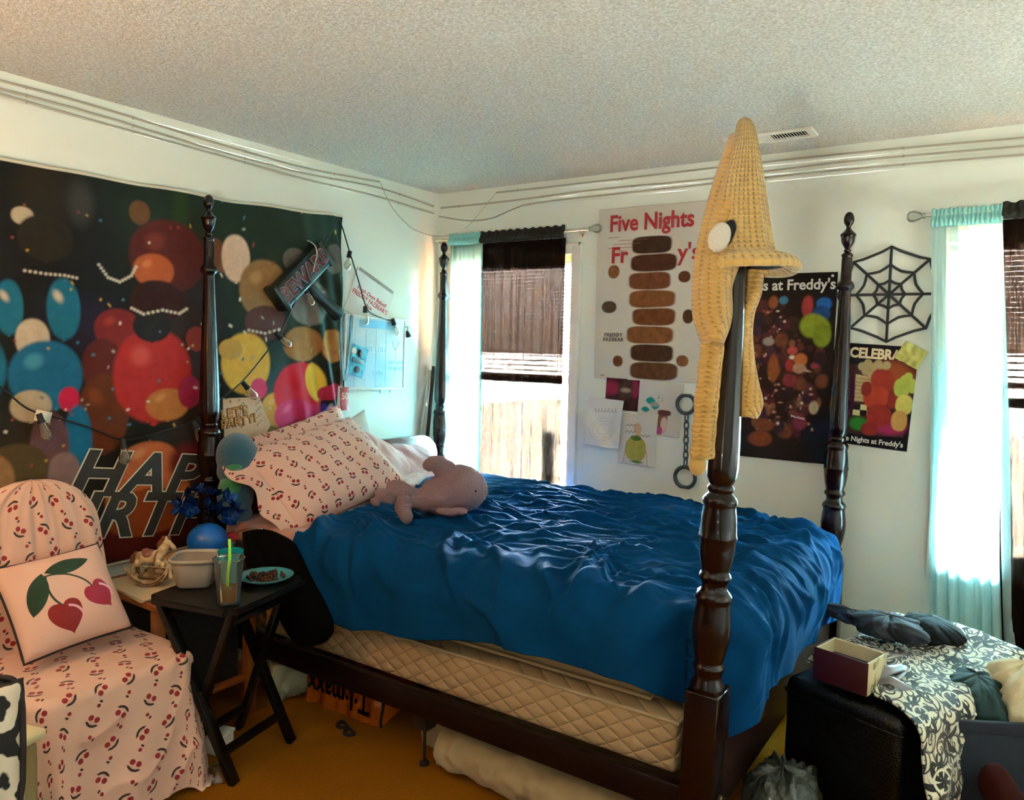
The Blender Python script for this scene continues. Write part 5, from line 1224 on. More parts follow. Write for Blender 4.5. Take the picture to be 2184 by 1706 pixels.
place(link('mane', blob([((.040, 0, .160), (.012, .009, .022), (0, .5, 0)), ((.058, 0, .182), (.014, .009, .012), (0, .3, 0)), ((.076, 0, .186), (.012, .007, .008), (0, .4, 0))], .004, 3), None, M_hb), hor)
place(link('tail', blob([((-.062, 0, .110), (.014, .010, .018), (0, .4, 0)), ((-.076, 0, .088), (.012, .010, .024), (0, -.1, 0)), ((-.072, 0, .062), (.010, .009, .018), (0, .2, 0))], .004, 3), None, M_hb), hor)
for sy in (-1, 1): place(link('ear', xf(lathe([(.005, 0), (.004, .008), (.001, .015)], 10), Matrix.Translation((.072, sy*.008, .180))), None, M_hor), hor)
place(link('saddle', blob([((-.004, 0, .118), (.028, .0255, .018), (0, 0, 0)), ((-.022, 0, .130), (.012, .018, .010), (0, 0, 0))], .004, 4), None, mat('saddle_resin', '#8f5a48', .4, cf=lambda: mixc(noise(80, 2), '#a87460', '#5e2a22'))), hor)
for a_, z_, xx in ((0, .150, .088), (1, .112, .034)):
    rr_ = .013 if a_ == 0 else .026
    me = tube([(xx+(.004*math.sin(k/16*2*PI) if a_ else 0), rr_*math.cos(k/16*2*PI), z_+rr_*math.sin(k/16*2*PI)) for k in range(16)], .0018, 6, True); place(link('harness', me, None, M_hb), hor)
place(link('flower_base', blob([((-.04+.02*k, .004*(-1)**k, .030+.005*(k % 2)), (.016, .020, .014), (0, 0, 0)) for k in range(6)]+[((.0, 0, .056), (.014, .012, .030), (0, 0, 0))], .0045, 3), None, mat('flower_resin', '#7a6040', .4, cf=lambda: mixc(noise(70, 2), '#8f7d52', '#4a2a20'))), hor)
for sy in (-1, 1):
    n_ = 28; a = np.linspace(-1.05, 1.05, n_); Rk = .118
    P_ = [(Rk*math.sin(q)*.88, sy*.026, Rk-Rk*math.cos(q)+.001) for q in a]
    X = np.array([[p[0]]*2 for p in P_]); Y = np.array([[p[1]-.006, p[1]+.006] for p in P_]); Z = np.array([[p[2]]*2 for p in P_])
    m_ = grid(np.stack([X[:, 0]*.98, X[:, 0]], 1), np.stack([Y[:, 0], Y[:, 0]], 1), np.stack([Z[:, 0]+.018, Z[:, 0]], 1), thick=.008)
    ro = place(link('rocker', m_, None, M_hor), hor)
    wv = tube([(x*.99, sy*.026-.009*1, z+.009+.0015*math.sin(i*2.2)) for i, (x, y, z) in enumerate(P_[2:-2])], .0022, 6); place(link('rocker_garland', wv, None, M_hb), hor)
place(link('rocker_bridge', bx(-.05, .05, -.026, .026, .012, .020, .003), None, M_hor), hor)
# plain blue round toy, tan paper bag, jar with red top, glasses stem
bt = AZ(445, 1190, nz+.005)
bt = Vector((.27, -1.87, nz))
cb = AD(443, 1152, bt+Vector((0, 0, .09)))
TZ = AD(443, 1152, Vector((cb.x, cb.y, .6))).z-nz
to_ = thing('round_blue_toy', 'plain round blue plastic toy on the bedside table behind the food tub', 'toy', (cb.x, cb.y, nz))
place(link('shell', xf(blob([((0, 0, TZ), (.080, .080, .072), (0, 0, 0)), ((0, 0, .03), (.055, .055, .03), (0, 0, 0)), ((0, 0, TZ*.5), (.05, .05, TZ*.5), (0, 0, 0))], .006, 6), Matrix.Identity(4)), None, mat('blue_vinyl', '#0f5cae', .3)), to_)
fr = (Vector((CAM[0], CAM[1], 0))-Vector((cb.x, cb.y, 0))).normalized()
me = blob([((fr.x*.056, fr.y*.056, TZ-.035), (.034, .034, .028), (0, 0, 0))], .005, 4); place(link('pale_panel', me, None, mat('cream_vinyl', '#d3ae86', .4)), to_)
tg_ = AD(378, 1168, Vector((.16, -1.90, nz+.05)))
tn = thing('tan_pouch', 'tan fabric pouch lying behind the horse ornament', 'pouch', (tg_.x, tg_.y, nz))
place(link('pouch_body', xf(blob([((0, 0, .045), (.075, .045, .042), (0, -.3, .5)), ((.05, .02, .06), (.04, .035, .035), (0, 0, 0))], .006, 6), Matrix.Identity(4)), None, mat('tan_felt', '#a8783e', .95, bump=lambda: noise(300, 3), bdist=.004)), tn)
jr = AD(495, 1140, Vector((.33, -1.74, nz+.07)))
JZ = jr.z-nz
jt = thing('red_jar', 'small jar with red lid beside the round blue toy', 'jar', (jr.x, jr.y, nz))
place(link('jar_body', lathe([(.001, 0), (.026, 0), (.028, .006), (.028, JZ-.03), (.02, JZ-.02), (.001, JZ-.02)], 24), None, mat('dark_glass', '#14100d', .1)), jt)
place(link('lid', lathe([(.001, JZ-.02), (.024, JZ-.02), (.025, JZ+.004), (.021, JZ+.007), (.001, JZ+.007)], 24), None, mat('red_lid', '#b02f3c', .35)), jt)

# ------------------------------------------------------------------ blue foil bows and the plush at the head of the bed
fb = AY(445, 1082, -1.775)
fl = thing('foil_flowers', 'bunch of shiny dark blue foil flowers in front of the near headboard post', 'decoration', (fb.x, fb.y, nz))
M_foil = mat('blue_foil', '#06245e', .18, .6, cf=lambda: mixc(noise(30, 2), '#031338', '#0b4a9a'), bump=lambda: noise(60, 3), bdist=.006)
rs = np.random.RandomState(4)
for k in range(11):
    px_k, py_k = [(395, 1060), (425, 1050), (455, 1055), (485, 1065), (405, 1085), (440, 1080), (470, 1088), (500, 1085), (385, 1080), (455, 1100), (490, 1105)][k]
    c_ = AD(px_k, py_k, fb+Vector((rs.rand()*.05-.02, rs.rand()*.05-.03, 0)))-Vector((fb.x, fb.y, nz))
    a, b = np.meshgrid(np.linspace(0, 2*PI, 30, endpoint=False), np.linspace(.02, 1, 9)); r_ = .036*b*(1+.18*np.sin(a*5+k)); z_ = .018*b*b+.010*np.sin(a*5+k)*b+.006*np.sin(a*11)*b
    m_ = grid(r_*np.cos(a), r_*np.sin(a), z_, wrap=True); m_.transform(Matrix.Translation(c_) @ Euler((1.1*rs.randn()*.5-.6, .5*rs.randn()+.5, rs.rand()*6)).to_matrix().to_4x4())
    place(link('foil_flower', m_, None, M_foil), fl)
place(link('dark_vase', lathe([(.001, 0), (.035, 0), (.04, .05), (.022, .12), (.018, .24), (.024, .26), (.001, .25)], 24), None, mat('dark_vase', '#0a0d14', .2)), fl)
s0 = Vector((.285, -1.5, .76)); rp = AD(505, 1000, Vector((.285, -1.545, .95)))
so = thing('blue_green_plush', 'plain blue-green rounded plush toy sitting between bed post and cherry pillow', 'soft toy', (rp.x, rp.y, .765))
def SP(x, y): return AD(x, y, rp)-Vector((rp.x, rp.y, .765))
M_pb = mat('blue_plush', '#17566e', .95, bump=lambda: noise(400, 3), bdist=.004, sheen=.5); M_pg = mat('green_plush', '#2f8a52', .95, bump=lambda: noise(400, 3), bdist=.004, sheen=.5)
k_ = float((np.array(rp)-CAM) @ CFw)/CF
place(link('body', blob([(SP(505, 972), (46*k_, 42*k_, 50*k_), (0, 0, 0)), (SP(498, 1005), (36*k_, 34*k_, 30*k_), (0, 0, 0)), (SP(502, 1055), (42*k_, 36*k_, 46*k_), (0, 0, 0)), (SP(500, 1095), (40*k_, 36*k_, 24*k_), (0, 0, 0)), (SP(545, 985), (16*k_, 14*k_, 9*k_), (0, 0, 0))], .008, 7), None, M_pb), so)
fw_ = -Vector(CFw)
place(link('green_belly', blob([(SP(500, 1042)+fw_*.030, (30*k_, 26*k_, 34*k_), (0, 0, 0)), (SP(500, 990)+fw_*.035, (34*k_, 20*k_, 14*k_), (0, 0, 0))], .007, 6), None, M_pg), so)

# ------------------------------------------------------------------ black bag hanging beside the bed
M_blk2 = mat('black_cloth', '#020202', .95, spec=.1, bump=lambda: noise(14, 3), bdist=.01)
bgc = AY(600, 1240, -1.775)
bb = thing('black_bag', 'limp black cloth bag hanging over the near side of the bed at its head', 'bag', bgc)
def AB(x, y, yy=-1.775): return AY(x, y, yy)-bgc
out_ = [(515, 1135), (560, 1128), (610, 1150), (640, 1195), (668, 1250), (700, 1310), (708, 1350), (690, 1372), (650, 1378), (622, 1365), (612, 1300), (580, 1262), (540, 1235), (520, 1190)]
sp_ = spline([AB(*p) for p in out_+out_[:1]], 5)[:-1]
N_ = len(sp_); cen = sum((p for p in sp_), Vector())/N_
rings = [(0.02, -.050), (.35, -.047), (.65, -.038), (.88, -.02), (1., 0.), (.97, .018), (.6, .022), (.02, .024)]
X = np.array([[cen.x+(p.x-cen.x)*r_ for p in sp_] for r_, d_ in rings]); Z = np.array([[cen.z+(p.z-cen.z)*r_ for p in sp_] for r_, d_ in rings]); Y = np.array([[cen.y+d_+.012*float(pn(p.x*9+r_, p.z*9)) for p in sp_] for r_, d_ in rings])
place(link('bag_body', grid(X, Y, Z, wrap=True), None, M_blk2), bb)
place(link('wire_handle', tube(spline([AB(502, 1140, -1.83), AB(512, 1132, -1.83), AB(540, 1127, -1.83), AB(562, 1128, -1.82)], 6), .0028, 6), None, mat('bright_steel', '#d8d8d6', .15, 1.)), bb)

# ------------------------------------------------------------------ under the bed
M_or = mat('orange_plastic', '#b5560f', .22, cf=lambda: mixc(noise(5, 3), '#8f3c08', '#c8661a'), bump=lambda: noise(16, 4, .6), bdist=.02, bstr=.7, coat=.3)
g0, g1 = AY(648, 1475, -1.60), AY(808, 1552, -1.60); g1b = AZ(808, 1555, 0.0); g0 = AZ(648, 1492, 0.0)
gx = (g1b-g0).normalized(); gd = Vector((-gx.y, gx.x, 0)); gl_ = (g1b-g0).length
ob = thing('shopping_bag', 'glossy orange plastic shopping bag with dark lettering lying under the bed rail', 'bag', (0, 0, 0)); ob.matrix_world = frame3(g0, gx, gd)
n1, n2 = 60, 46; a, b = np.meshgrid(np.linspace(0, 1, n1), np.linspace(0, 1, n2))
hz_ = .21; dpt = .26
# section: up the front, over the top, down the back
tt = b*(hz_*2+dpt); zf = np.where(tt < hz_, tt, np.where(tt < hz_+dpt, hz_, hz_*2+dpt-tt)); yf_ = np.where(tt < hz_, 0, np.where(tt < hz_+dpt, tt-hz_, dpt))
yf_ = yf_+.06*zf*(b < .4); X = a*gl_+.012*pn(b*6, a*3)*1
endk = np.clip(np.minimum(a, 1-a)/.10, 0, 1)**.5
zf = np.maximum(zf*(.80+.20*endk)+.016*pn(a*7, b*8)*(b > .05)*(b < .95), .002); yf_ = dpt/2+(yf_-dpt/2)*(.9+.1*endk)+.018*pn(a*8+5, b*7)
bo_ = place(link('bag_body', grid(X, yf_, zf), None, M_or), ob)
for xe in (0, -1):
    pts = [(float(X[j, xe]), float(yf_[j, xe]), float(zf[j, xe])) for j in range(n2)]
    bm = bmesh.new(); cv = bm.verts.new((pts[0][0]+(.05 if xe else -.03), dpt/2, .08)); vs = [bm.verts.new(p) for p in pts]
    for j in range(n2-1): bm.faces.new((vs[j], vs[j+1], cv))
    place(link('bag_end', tomesh(bm), None, M_or), ob)
    if xe: place(link('dark_seam', tube(pts[:20], .006, 6), None, M_cable), ob)
M_bl = mat('bag_lettering', '#0d0a08', .35)
def btext(body, size, x, z, bold, sx):
    me = text(body, size, bold=bold, sx=sx, ext=.0004); me.transform(Matrix.Rotation(PI, 4, 'Z')); 
    me.transform(Matrix.Translation((x, 0, z)) @ Matrix.Rotation(PI/2-.06, 4, 'X'))
    for v in me.vertices: v.co.y = .06*v.co.z-.026-.002
    return place(link('lettering', me, None, M_bl, False), ob)
btext('T·J·maxx', .125, gl_*.52, .100, .003, .78); btext('shop smarts. shop', .040, gl_*.55, .172, .0008, .95)
wb_ = AZ(600, 1470, 0.0)
pbg = thing('brown_bag', 'crumpled brown paper bag under the bed left of the orange bag', 'bag', (AZ(640, 1485, 0).x-.10, -1.50, 0))
def crumple(w, d, h, seed, n=46, amp=.03):
    u, v = np.meshgrid(np.linspace(0, 2*PI, n, endpoint=False), np.linspace(0.001, 1, n//2))
    ph = v*PI; r_ = np.sin(ph)**.6; k = 1+amp/.1*(.5*np.abs(pn(np.cos(u)*2.2+seed, np.sin(u)*2.2+v*4))+.4*np.abs(pn(np.cos(u)*5, np.sin(u)*5+v*9+seed))-.3)
    return grid(w/2*r_*np.cos(u)*k, d/2*r_*np.sin(u)*k, np.maximum(h/2-h/2*np.cos(ph)*k, .001), wrap=True)
place(link('bag_body', crumple(.20, .24, .22, 2., amp=.05), None, mat('brown_paper', '#8a5a2c', .6, cf=lambda: mixc(noise(12, 3), '#5a3414', '#a8743c'))), pbg)
pbg2 = thing('pale_plastic_bag', 'pale translucent plastic bag under the head of the bed behind the tray legs', 'bag', (.50, -1.50, 0))
place(link('bag_body', crumple(.17, .30, .26, 9., amp=.05), None, mat('pale_film', '#9aa38c', .25, coat=.3)), pbg2)
M_bl2 = mat('beige_blanket', '#9a8560', .9, bump=lambda: noise(14, 4), bdist=.01, bstr=.5, sheen=.2)
x_s, x_e = 1.275, 2.28
for nm, lab, y_, z_, ry, rz_, xs, xe, sd in (('blanket_roll', 'front roll of beige blanket stuffed under the bed', -1.52, .085, .115, .084, x_s+.06, x_e, 3), ('blanket_roll', 'rear roll of beige blanket pushed further back under the bed', -1.30, .105, .13, .10, x_s+.1, x_e-.02, 8), ('folded_blanket', 'bunched end of beige blanket beside the bed support leg', -1.46, .115, .10, .108, x_s-.02, x_s+.22, 5)):
    n1, n2 = 90, 48; a, b = np.meshgrid(np.linspace(0, 2*PI, n2, endpoint=False), np.linspace(0, 1, n1))
    cap_ = np.clip(np.minimum(b, 1-b)/.06, 0, 1)**.5*.97+.03
    k = cap_*(1+.10*pn(b*9+sd, np.cos(a)*1.5)+.07*pn(b*22+sd, np.sin(a)*3)+.06*ridge(b*14+np.cos(a)+sd, np.sin(a)*2))
    X = xs+(xe-xs)*b; Y = y_+ry*np.cos(a)*k-.03*b; Z = np.maximum(z_+rz_*np.sin(a)*k, .002)
    t = thing(nm, lab, 'blanket', ((xs+xe)/2, y_, 0), group='beige blankets under the bed' if nm == 'blanket_roll' else None)
    link('blanket', grid(X, Y, Z, wrap=True), t, M_bl2)
wx = AZ(442, 1612, 0)
wbx = thing('white_box', 'small white plastic box on the carpet under the tray table', 'box', (wx.x-.03, wx.y+.05, 0), .3)
place(link('box_body', bx(-.06, .05, -.05, .05, 0, .05, .006), None, M_trim), wbx); place(link('lid', bx(-.064, .054, -.054, .054, .05, .062, .004), None, M_trim), wbx)
dm = AZ(468, 1655, 0)
dmt = thing('clear_dome', 'clear domed cup lid lying on the carpet by the tray table foot', 'cup lid', dm)
place(link('dome', lathe([(.052, .0), (.054, .004), (.049, .010), (.040, .028), (.022, .040), (.001, .043)], 40, cap=False), None, clearmat('lid_plastic', '#fbfbfb', .99, .03)), dmt)
mk = AZ(738, 1556, 0)
mkt = thing('lace_mask', 'dark lace eye mask lying flat on the carpet before the orange bag', 'mask', mk, -.35)  # two flat dark loops side by side on the carpet
pts = []
for side_ in (-1, 1):
    q = [(side_*.034+.026*math.cos(k/20*2*PI), .017*math.sin(k/20*2*PI)+.004*math.cos(k/20*4*PI), .004) for k in range(20)]; pts.append(tube(q, .007, 6, True))
place(link('mask_frame', joinme(pts), None, mat('dark_lace', '#1c120c', .8)), mkt)
# ------------------------------------------------------------------ yellow crocheted hat on the near foot post
HT = Vector((2.3635, -1.662, 1.75))+Vector((CRt[0], CRt[1], 0))*(.026*1.25)
hk = float((np.array(HT)-CAM) @ CFw)/CF
hat = thing('crocheted_hat', 'yellow crocheted hat with ear flaps and tails pulled over the near bed post', 'hat', HT)
HR, HU, HF = Vector(CRt), Vector(CUp), Vector(CFw)
def HP(x, y, d=0.): return AD(x, y, HT)+HF*d-HT
def crochet():
    u, v = uv(); P = .0125
    x = eabs(efr(u/.016)-.5)*2; y = efr(v/P)
    return (1-x*x)*.7+esin(y*PI)*.5+(1-eabs(x-y))*.3+noise(900, 2)*.2
def crocol(c1, c2, c3):
    def f():
        u, v = uv(); x = eabs(efr(u/.016)-.5); y = efr(v/.0125)-.5
        hole = hyp((x-.5)*1.1, y)-.17-(noise(11, 2)-.5)*.6
        col = mixc(noise(30, 3), c1, c2); return mixc(step(hole, .14)*.7, col, c3)
    return f
M_hat = mat('yellow_yarn', '#b98a34', .9, cf=crocol('#b58c42', '#cfa75e', '#6a4a1c'), bump=crochet, bdist=.006, bstr=1., sheen=.4)
M_hatb = mat('yellow_yarn_back', '#b98a34', .9, cf=crocol('#b58436', '#cc9c4a', '#6e4a1c'), bump=crochet, bdist=.006, bstr=1., sheen=.4)
ringsh = [(250, 1588, 3), (254, 1588, 11), (262, 1589, 17), (278, 1590, 22), (310, 1590, 29), (360, 1586, 40), (420, 1583, 51), (480, 1583, 60), (520, 1584, 66), (540, 1586, 70)]
n_ = 72; a = np.linspace(0, 2*PI, n_, endpoint=False); XX = []; YY = []; ZZ = []; UU = []; VV = []
ys = np.linspace(250, 540, 60); cxs = np.interp(ys, [r[0] for r in ringsh], [r[1] for r in ringsh]); hws = np.interp(ys, [r[0] for r in ringsh], [r[2] for r in ringsh])
def addring(c, w, dd, tilt, u0, v0):
    r_ = np.ones(n_)
    p = [c+HR*(w*math.cos(q)*k)+HF*(dd*math.sin(q)*k)+HU*(tilt(q)) for q, k in zip(a, r_)]
    XX.append([q.x for q in p]); YY.append([q.y for q in p]); ZZ.append([q.z for q in p]); UU.append(a*u0); VV.append(np.full(n_, v0))
v_ = 0
for i, y in enumerate(ys):
    w = hws[i]*hk; fld = .0
    addring(HP(cxs[i], y), w*(1+.0), w*.82, lambda q: 0., .085, (540-y)*hk)
# rolled brim: flares out, dips at the front left and lifts towards the right tip
for k, (o_, dy) in enumerate(((76, -1), (86, 3), (98, 10), (105, 20), (106, 30), (101, 36), (92, 35), (82, 29), (74, 22))):
    def tl_f(q, dy=dy, o_=o_):
        f_ = np.clip((o_-70)/36, 0, 1); return (-dy*hk-.004*math.sin(q*3)*f_+f_*(-.012*abs(math.cos(q))**2.0*(1 if math.cos(q) < 0 else .6)))
    addring(HP(1590+max(0, o_-76)*.35, 543), o_*hk, o_*hk*.80, tl_f, .085, -(o_-70)*hk-k*.002)
HX, HY, HZ = np.array(XX), np.array(YY), np.array(ZZ)
# vertical folds in the crown
fd = (.0035*np.sin(a*5+1.)+.0025*np.sin(a*9))[None, :]*np.clip((np.arange(len(HX))-8)/25, 0, 1)[:, None]*(np.arange(len(HX)) < 62)[:, None]
cen = np.stack([HX.mean(1), HY.mean(1)], -1); dx, dy = HX-cen[:, :1], HY-cen[:, 1:]; L_ = np.hypot(dx, dy)+1e-6
HX, HY = HX+dx/L_*fd, HY+dy/L_*fd
U_, V_ = np.array(UU), np.array(VV)
nc = 60
def close(m_): return np.concatenate([m_, m_[:, :1]], 1)
def ucl(m_): return np.concatenate([m_, m_[:, :1]+2*PI*.085], 1)
place(link('crown', grid(close(HX[:nc]), close(HY[:nc]), close(HZ[:nc]), ucl(U_[:nc]), close(V_[:nc])), None, M_hat), hat)
place(link('brim', grid(close(HX[nc-1:]), close(HY[nc-1:]), close(HZ[nc-1:]), ucl(U_[nc-1:]), close(V_[nc-1:])), None, M_hat), hat)
def ribbon(Lc, Rc, d, bulge, th, nm, m_, nu=24, nv=70, d1=None, bumpy=.002):
    Ls, Rs = spline([Vector((x, y, 0)) for x, y in Lc], nv//(len(Lc)-1)), spline([Vector((x, y, 0)) for x, y in Rc], nv//(len(Rc)-1))
    n = min(len(Ls), len(Rs)); X = np.zeros((n, nu)); Y = X.copy(); Z = X.copy(); U = X.copy(); V = X.copy()
    for i in range(n):
        f_ = i/(n-1); dd = d if d1 is None else d+(d1-d)*f_
        w = abs(Rs[i].x-Ls[i].x)*hk
        for j in range(nu):
            s = j/(nu-1); p = HP(Ls[i].x+(Rs[i].x-Ls[i].x)*s, Ls[i].y+(Rs[i].y-Ls[i].y)*s, dd-bulge*math.sin(s*PI)+bumpy*float(pn(s*3+f_*7, f_*9)))
            X[i, j], Y[i, j], Z[i, j] = p; U[i, j] = s*w; V[i, j] = -Ls[i].y*hk
    return place(link(nm, grid(X, Y, Z, U, V, thick=th), None, m_), hat)
ribbon([(1570, 282), (1545, 345), (1522, 410), (1502, 475), (1486, 545), (1478, 610), (1478, 680), (1496, 735)], [(1600, 290), (1600, 360), (1600, 430), (1596, 500), (1580, 550), (1552, 610), (1548, 680), (1528, 735)], .035, .045, .010, 'ear_flap', M_hatb, d1=-.035)
ribbon([(1496, 728), (1488, 800), (1480, 870), (1472, 975)], [(1528, 728), (1520, 800), (1514, 870), (1506, 975)], -.03, .012, .016, 'tie_tail', M_hatb, nu=14)
place(link('tail_end', blob([(HP(1482, 990, -.028), (19*hk, 17*hk, 24*hk), (0, 0, 0))], .006, 3), None, M_hat), hat)
ribbon([(1610, 300), (1622, 380), (1632, 460), (1634, 540), (1628, 580)], [(1618, 295), (1634, 390), (1644, 470), (1652, 540), (1645, 580)], .05, .01, .008, 'back_edge', M_hatb, nu=10)
ribbon([(1606, 572), (1596, 620), (1578, 665), (1572, 720), (1572, 800), (1570, 860), (1584, 890)], [(1632, 572), (1627, 620), (1612, 665), (1608, 720), (1618, 800), (1632, 860), (1618, 890)], .045, .02, .012, 'tie_tail', M_hatb, nu=18)
M_wy = mat('white_yarn', '#cfc4b4', .95, bump=lambda: noise(420, 3), bdist=.004); M_by = mat('black_wool', '#0a0b10', .95, bump=lambda: noise(420, 3), bdist=.004)
def oval(x, y, rx, ry, rd, rot, d, m_, nm):
    me = blob([((0, 0, 0), (rx*hk, rd, ry*hk), (0, 0, 0))], .004, 2)
    M_ = Matrix(((HR.x, HF.x, HU.x, 0), (HR.y, HF.y, HU.y, 0), (HR.z, HF.z, HU.z, 0), (0, 0, 0, 1)))
    me.transform(Matrix.Translation(HP(x, y, d)) @ M_ @ Matrix.Rotation(rot, 4, 'Y')); place(link(nm, me, None, m_), hat)
oval(1536, 510, 16, 33, .010, .42, -.062, M_by, 'eye_backing'); oval(1519, 518, 23, 33, .014, .35, -.070, M_wy, 'eye_white')
oval(1628, 572, 36, 9, .022, -.05, -.045, M_by, 'eye_backing')

# ------------------------------------------------------------------ black leather ottoman, damask blanket, open box
M_lea = mat('black_leather', '#030505', .35, bump=lambda: voro(170), bdist=.0012, spec=.4)
oa, ob_ = AZ(1672, 1440, .44), AZ(1905, 1535, .44)
oxd = (ob_-oa); oxd.z = 0; oL = .40; oang = math.atan2(oxd.y, oxd.x)
ot = thing('ottoman', 'black leather ottoman at the foot of the bed under the patterned blanket', 'ottoman', (oa.x, oa.y, 0), oang)
me = bx(0, oL, 0, .74, .03, .445, .035, 4); place(link('ottoman_body', me, None, M_lea), ot)
place(link('seam_piping', tube([(.012, -.001, .395), (oL-.012, -.001, .395), (oL+.001, .012, .395), (oL+.001, .728, .395), (-.001, .728, .395), (-.001, .012, .395)], .004, 6, True), None, M_lea), ot)
for x in (.04, oL-.04):
    for y in (.04, .70): place(link('foot', lathe([(.001, 0), (.02, 0), (.022, .032), (.001, .032)], 14), None, M_dk), ot).location = (x, y, 0)
def damask():
    u, v = uv()
    du = (noise(7, 2, kind='UV')-.5)*.03; u = u+du; v = v+(noise(9, 2, kind='UV')-.5)*.03
    def flower(P, ou, ov, k, sw, r0):
        x = (efr(u/P+ou)-.5)*P; y = (efr(v/P+ov)-.5)*P; r = hyp(x, y); t = E.op('ARCTAN2', y, x)
        return r-(r0*(.55+.45*ecos(t*k+r*sw)))
    f1 = flower(.17, 0, 0, 6, 60, .062); f2 = flower(.17, .5, .5, 5, -70, .056)
    def curl(P, ou, ov, sw, w, r1):
        x = (efr(u/P+ou)-.5)*P; y = (efr(v/P+ov)-.5)*P; r = hyp(x, y); t = E.op('ARCTAN2', y, x)
        s = eabs(efr(r*sw+t/(2*PI))-.5)*(1/sw)-w; return emax(s, r-r1)
    c1 = curl(.085, .25, .1, 48, .0028, .036); c2 = curl(.085, .75, .6, 48, .0030, .034); c3 = curl(.12, .1, .45, 36, .0034, .05)
    f3 = flower(.085, .0, .5, 4, 90, .026)
    d = emin(emin(f1, f2), emin(emin(c1, c2), emin(c3, f3)))
    # pale veins inside the flowers
    x = (efr(u/.17)-.5)*.17; y = (efr(v/.17)-.5)*.17; vein = eabs(hyp(x, y)-.026)-.0035
    col = mixc(step(d, .0015), '#dedac2', '#030405'); return mixc(step(vein)*1., col, '#dedac2')
M_dam = mat('damask_fleece', '#cccccc', .9, cf=damask, bump=lambda: noise(16, 4), bdist=.012, bstr=.5, sheen=.3)
def dfold(s, rest): return (.020*np.sin(s*19+2*pn(s*4, rest*3))+.015*pn(s*7, rest*3))*np.clip(rest/.2, 0, 1)
def dwr(A, B, ex): return .018*np.clip(ridge(A*3+B*2, B*3-A*2), 0, 1)**2+.012*pn(A*7, B*7)+.012
X, Y, Z, A, B = drape(.02, oL+.01, .03, .72, (.06, .47, .0, .22), lambda x, y: .458+.05*sstep(.45, .7, y)+.012*pn(x*5, y*5), .05, 170, 150, flare=.03, fold=dfold, wr=dwr, rc=None)
# the front edge runs back from the right corner to the left, leaving the leather front bare
sk = .16*(1-sstep(.20, .30, A))-.05*sstep(.34, .46, A)
Y = Y+sk*np.clip(1-(B-.03)/.69, 0, 1); Z = np.maximum(Z, .006)
dmk = thing('patterned_blanket', 'black and cream damask blanket draped over the ottoman to the floor', 'blanket', (0, 0, 0)); dmk.matrix_world = Matrix.Translation((oa.x, oa.y, 0)) @ Matrix.Rotation(oang, 4, 'Z')
place(link('blanket', grid(X, Y, Z, A, B, thick=.006), None, M_dam), dmk)
# maroon box
m0, m1, m2 = AZ(1733, 1446, .468), AZ(1848, 1487, .468), AZ(1880, 1448, .468)
mb = thing('gift_box', 'open maroon box with cream lining standing on the front of the ottoman', 'box', (0, 0, 0)); mb.matrix_world = frame3(m0, (m1-m0), Vector((0, 0, 1)).cross(m1-m0))
bw_, bd_, bh_ = (m1-m0).length, .135, .105
M_mar = mat('maroon_board', '#3a0f1a', .45); M_crm = mat('cream_board', '#cdbf98', .6)
place(link('front_panel', bx(0, bw_, 0, .004, 0, bh_, .001), None, M_mar), mb); place(link('back_panel', bx(0, bw_, bd_-.004, bd_, 0, bh_, .001), None, M_crm), mb)
place(link('side_panel', bx(0, .004, .004, bd_-.004, 0, bh_, .001), None, M_mar), mb)
sp2 = place(link('side_panel', bx(bw_-.004, bw_, .004, bd_-.004, 0, bh_, .001), None, mat('cream_print', '#cdbf98', .6, cf=lambda: mixc(step(noise(28, 4, .7)-.42, .05), '#d2c49c', '#7d744e'))), mb)
place(link('bottom_panel', bx(.004, bw_-.004, .004, bd_-.004, 0, .004), None, M_mar), mb)
place(link('lining', joinme([bx(.004, bw_-.004, bd_-.008, bd_-.004, .004, bh_-.002), bx(.004, .007, .004, bd_-.008, .004, bh_-.002), bx(bw_-.007, bw_-.004, .004, bd_-.008, .004, bh_-.002)]), None, M_crm, False), mb)
place(link('dark_insert', bx(.007, bw_-.007, .006, bd_-.010, .05, .062, .003), None, mat('dark_insert', '#160609', .8)), mb)
# grey ribbon
M_rib = mat('grey_satin', '#7a777c', .35)
rb = AZ(1880, 1462, .48)
gt = thing('grey_ribbon', 'loose grey satin ribbon beside the open maroon box', 'ribbon', rb)
def rib(pts, w):
    sp = spline([AZ(x, y, .47+h_) for x, y, h_ in pts], 8); n = len(sp); X = np.zeros((n, 6)); Y = X.copy(); Z = X.copy()
    for i, q in enumerate(sp):
        t_ = (sp[min(i+1, n-1)]-sp[max(i-1, 0)]).normalized(); s_ = t_.cross(Vector((.2, -.3, 1))).normalized()
        for j in range(6): p = q+s_*w*(j/5-.5); X[i, j], Y[i, j], Z[i, j] = p-rb+Vector((0, 0, .012+.004*math.sin(j)))
    return place(link('ribbon_loop', grid(X, Y, Z, thick=.0015), None, M_rib), gt)
rib([(1862, 1468, .0), (1885, 1440, .04), (1905, 1432, .045), (1925, 1430, .02), (1908, 1450, .02), (1875, 1466, .005)], .034); rib([(1870, 1462, .01), (1895, 1456, .03), (1920, 1468, .02), (1945, 1482, .005)], .034)
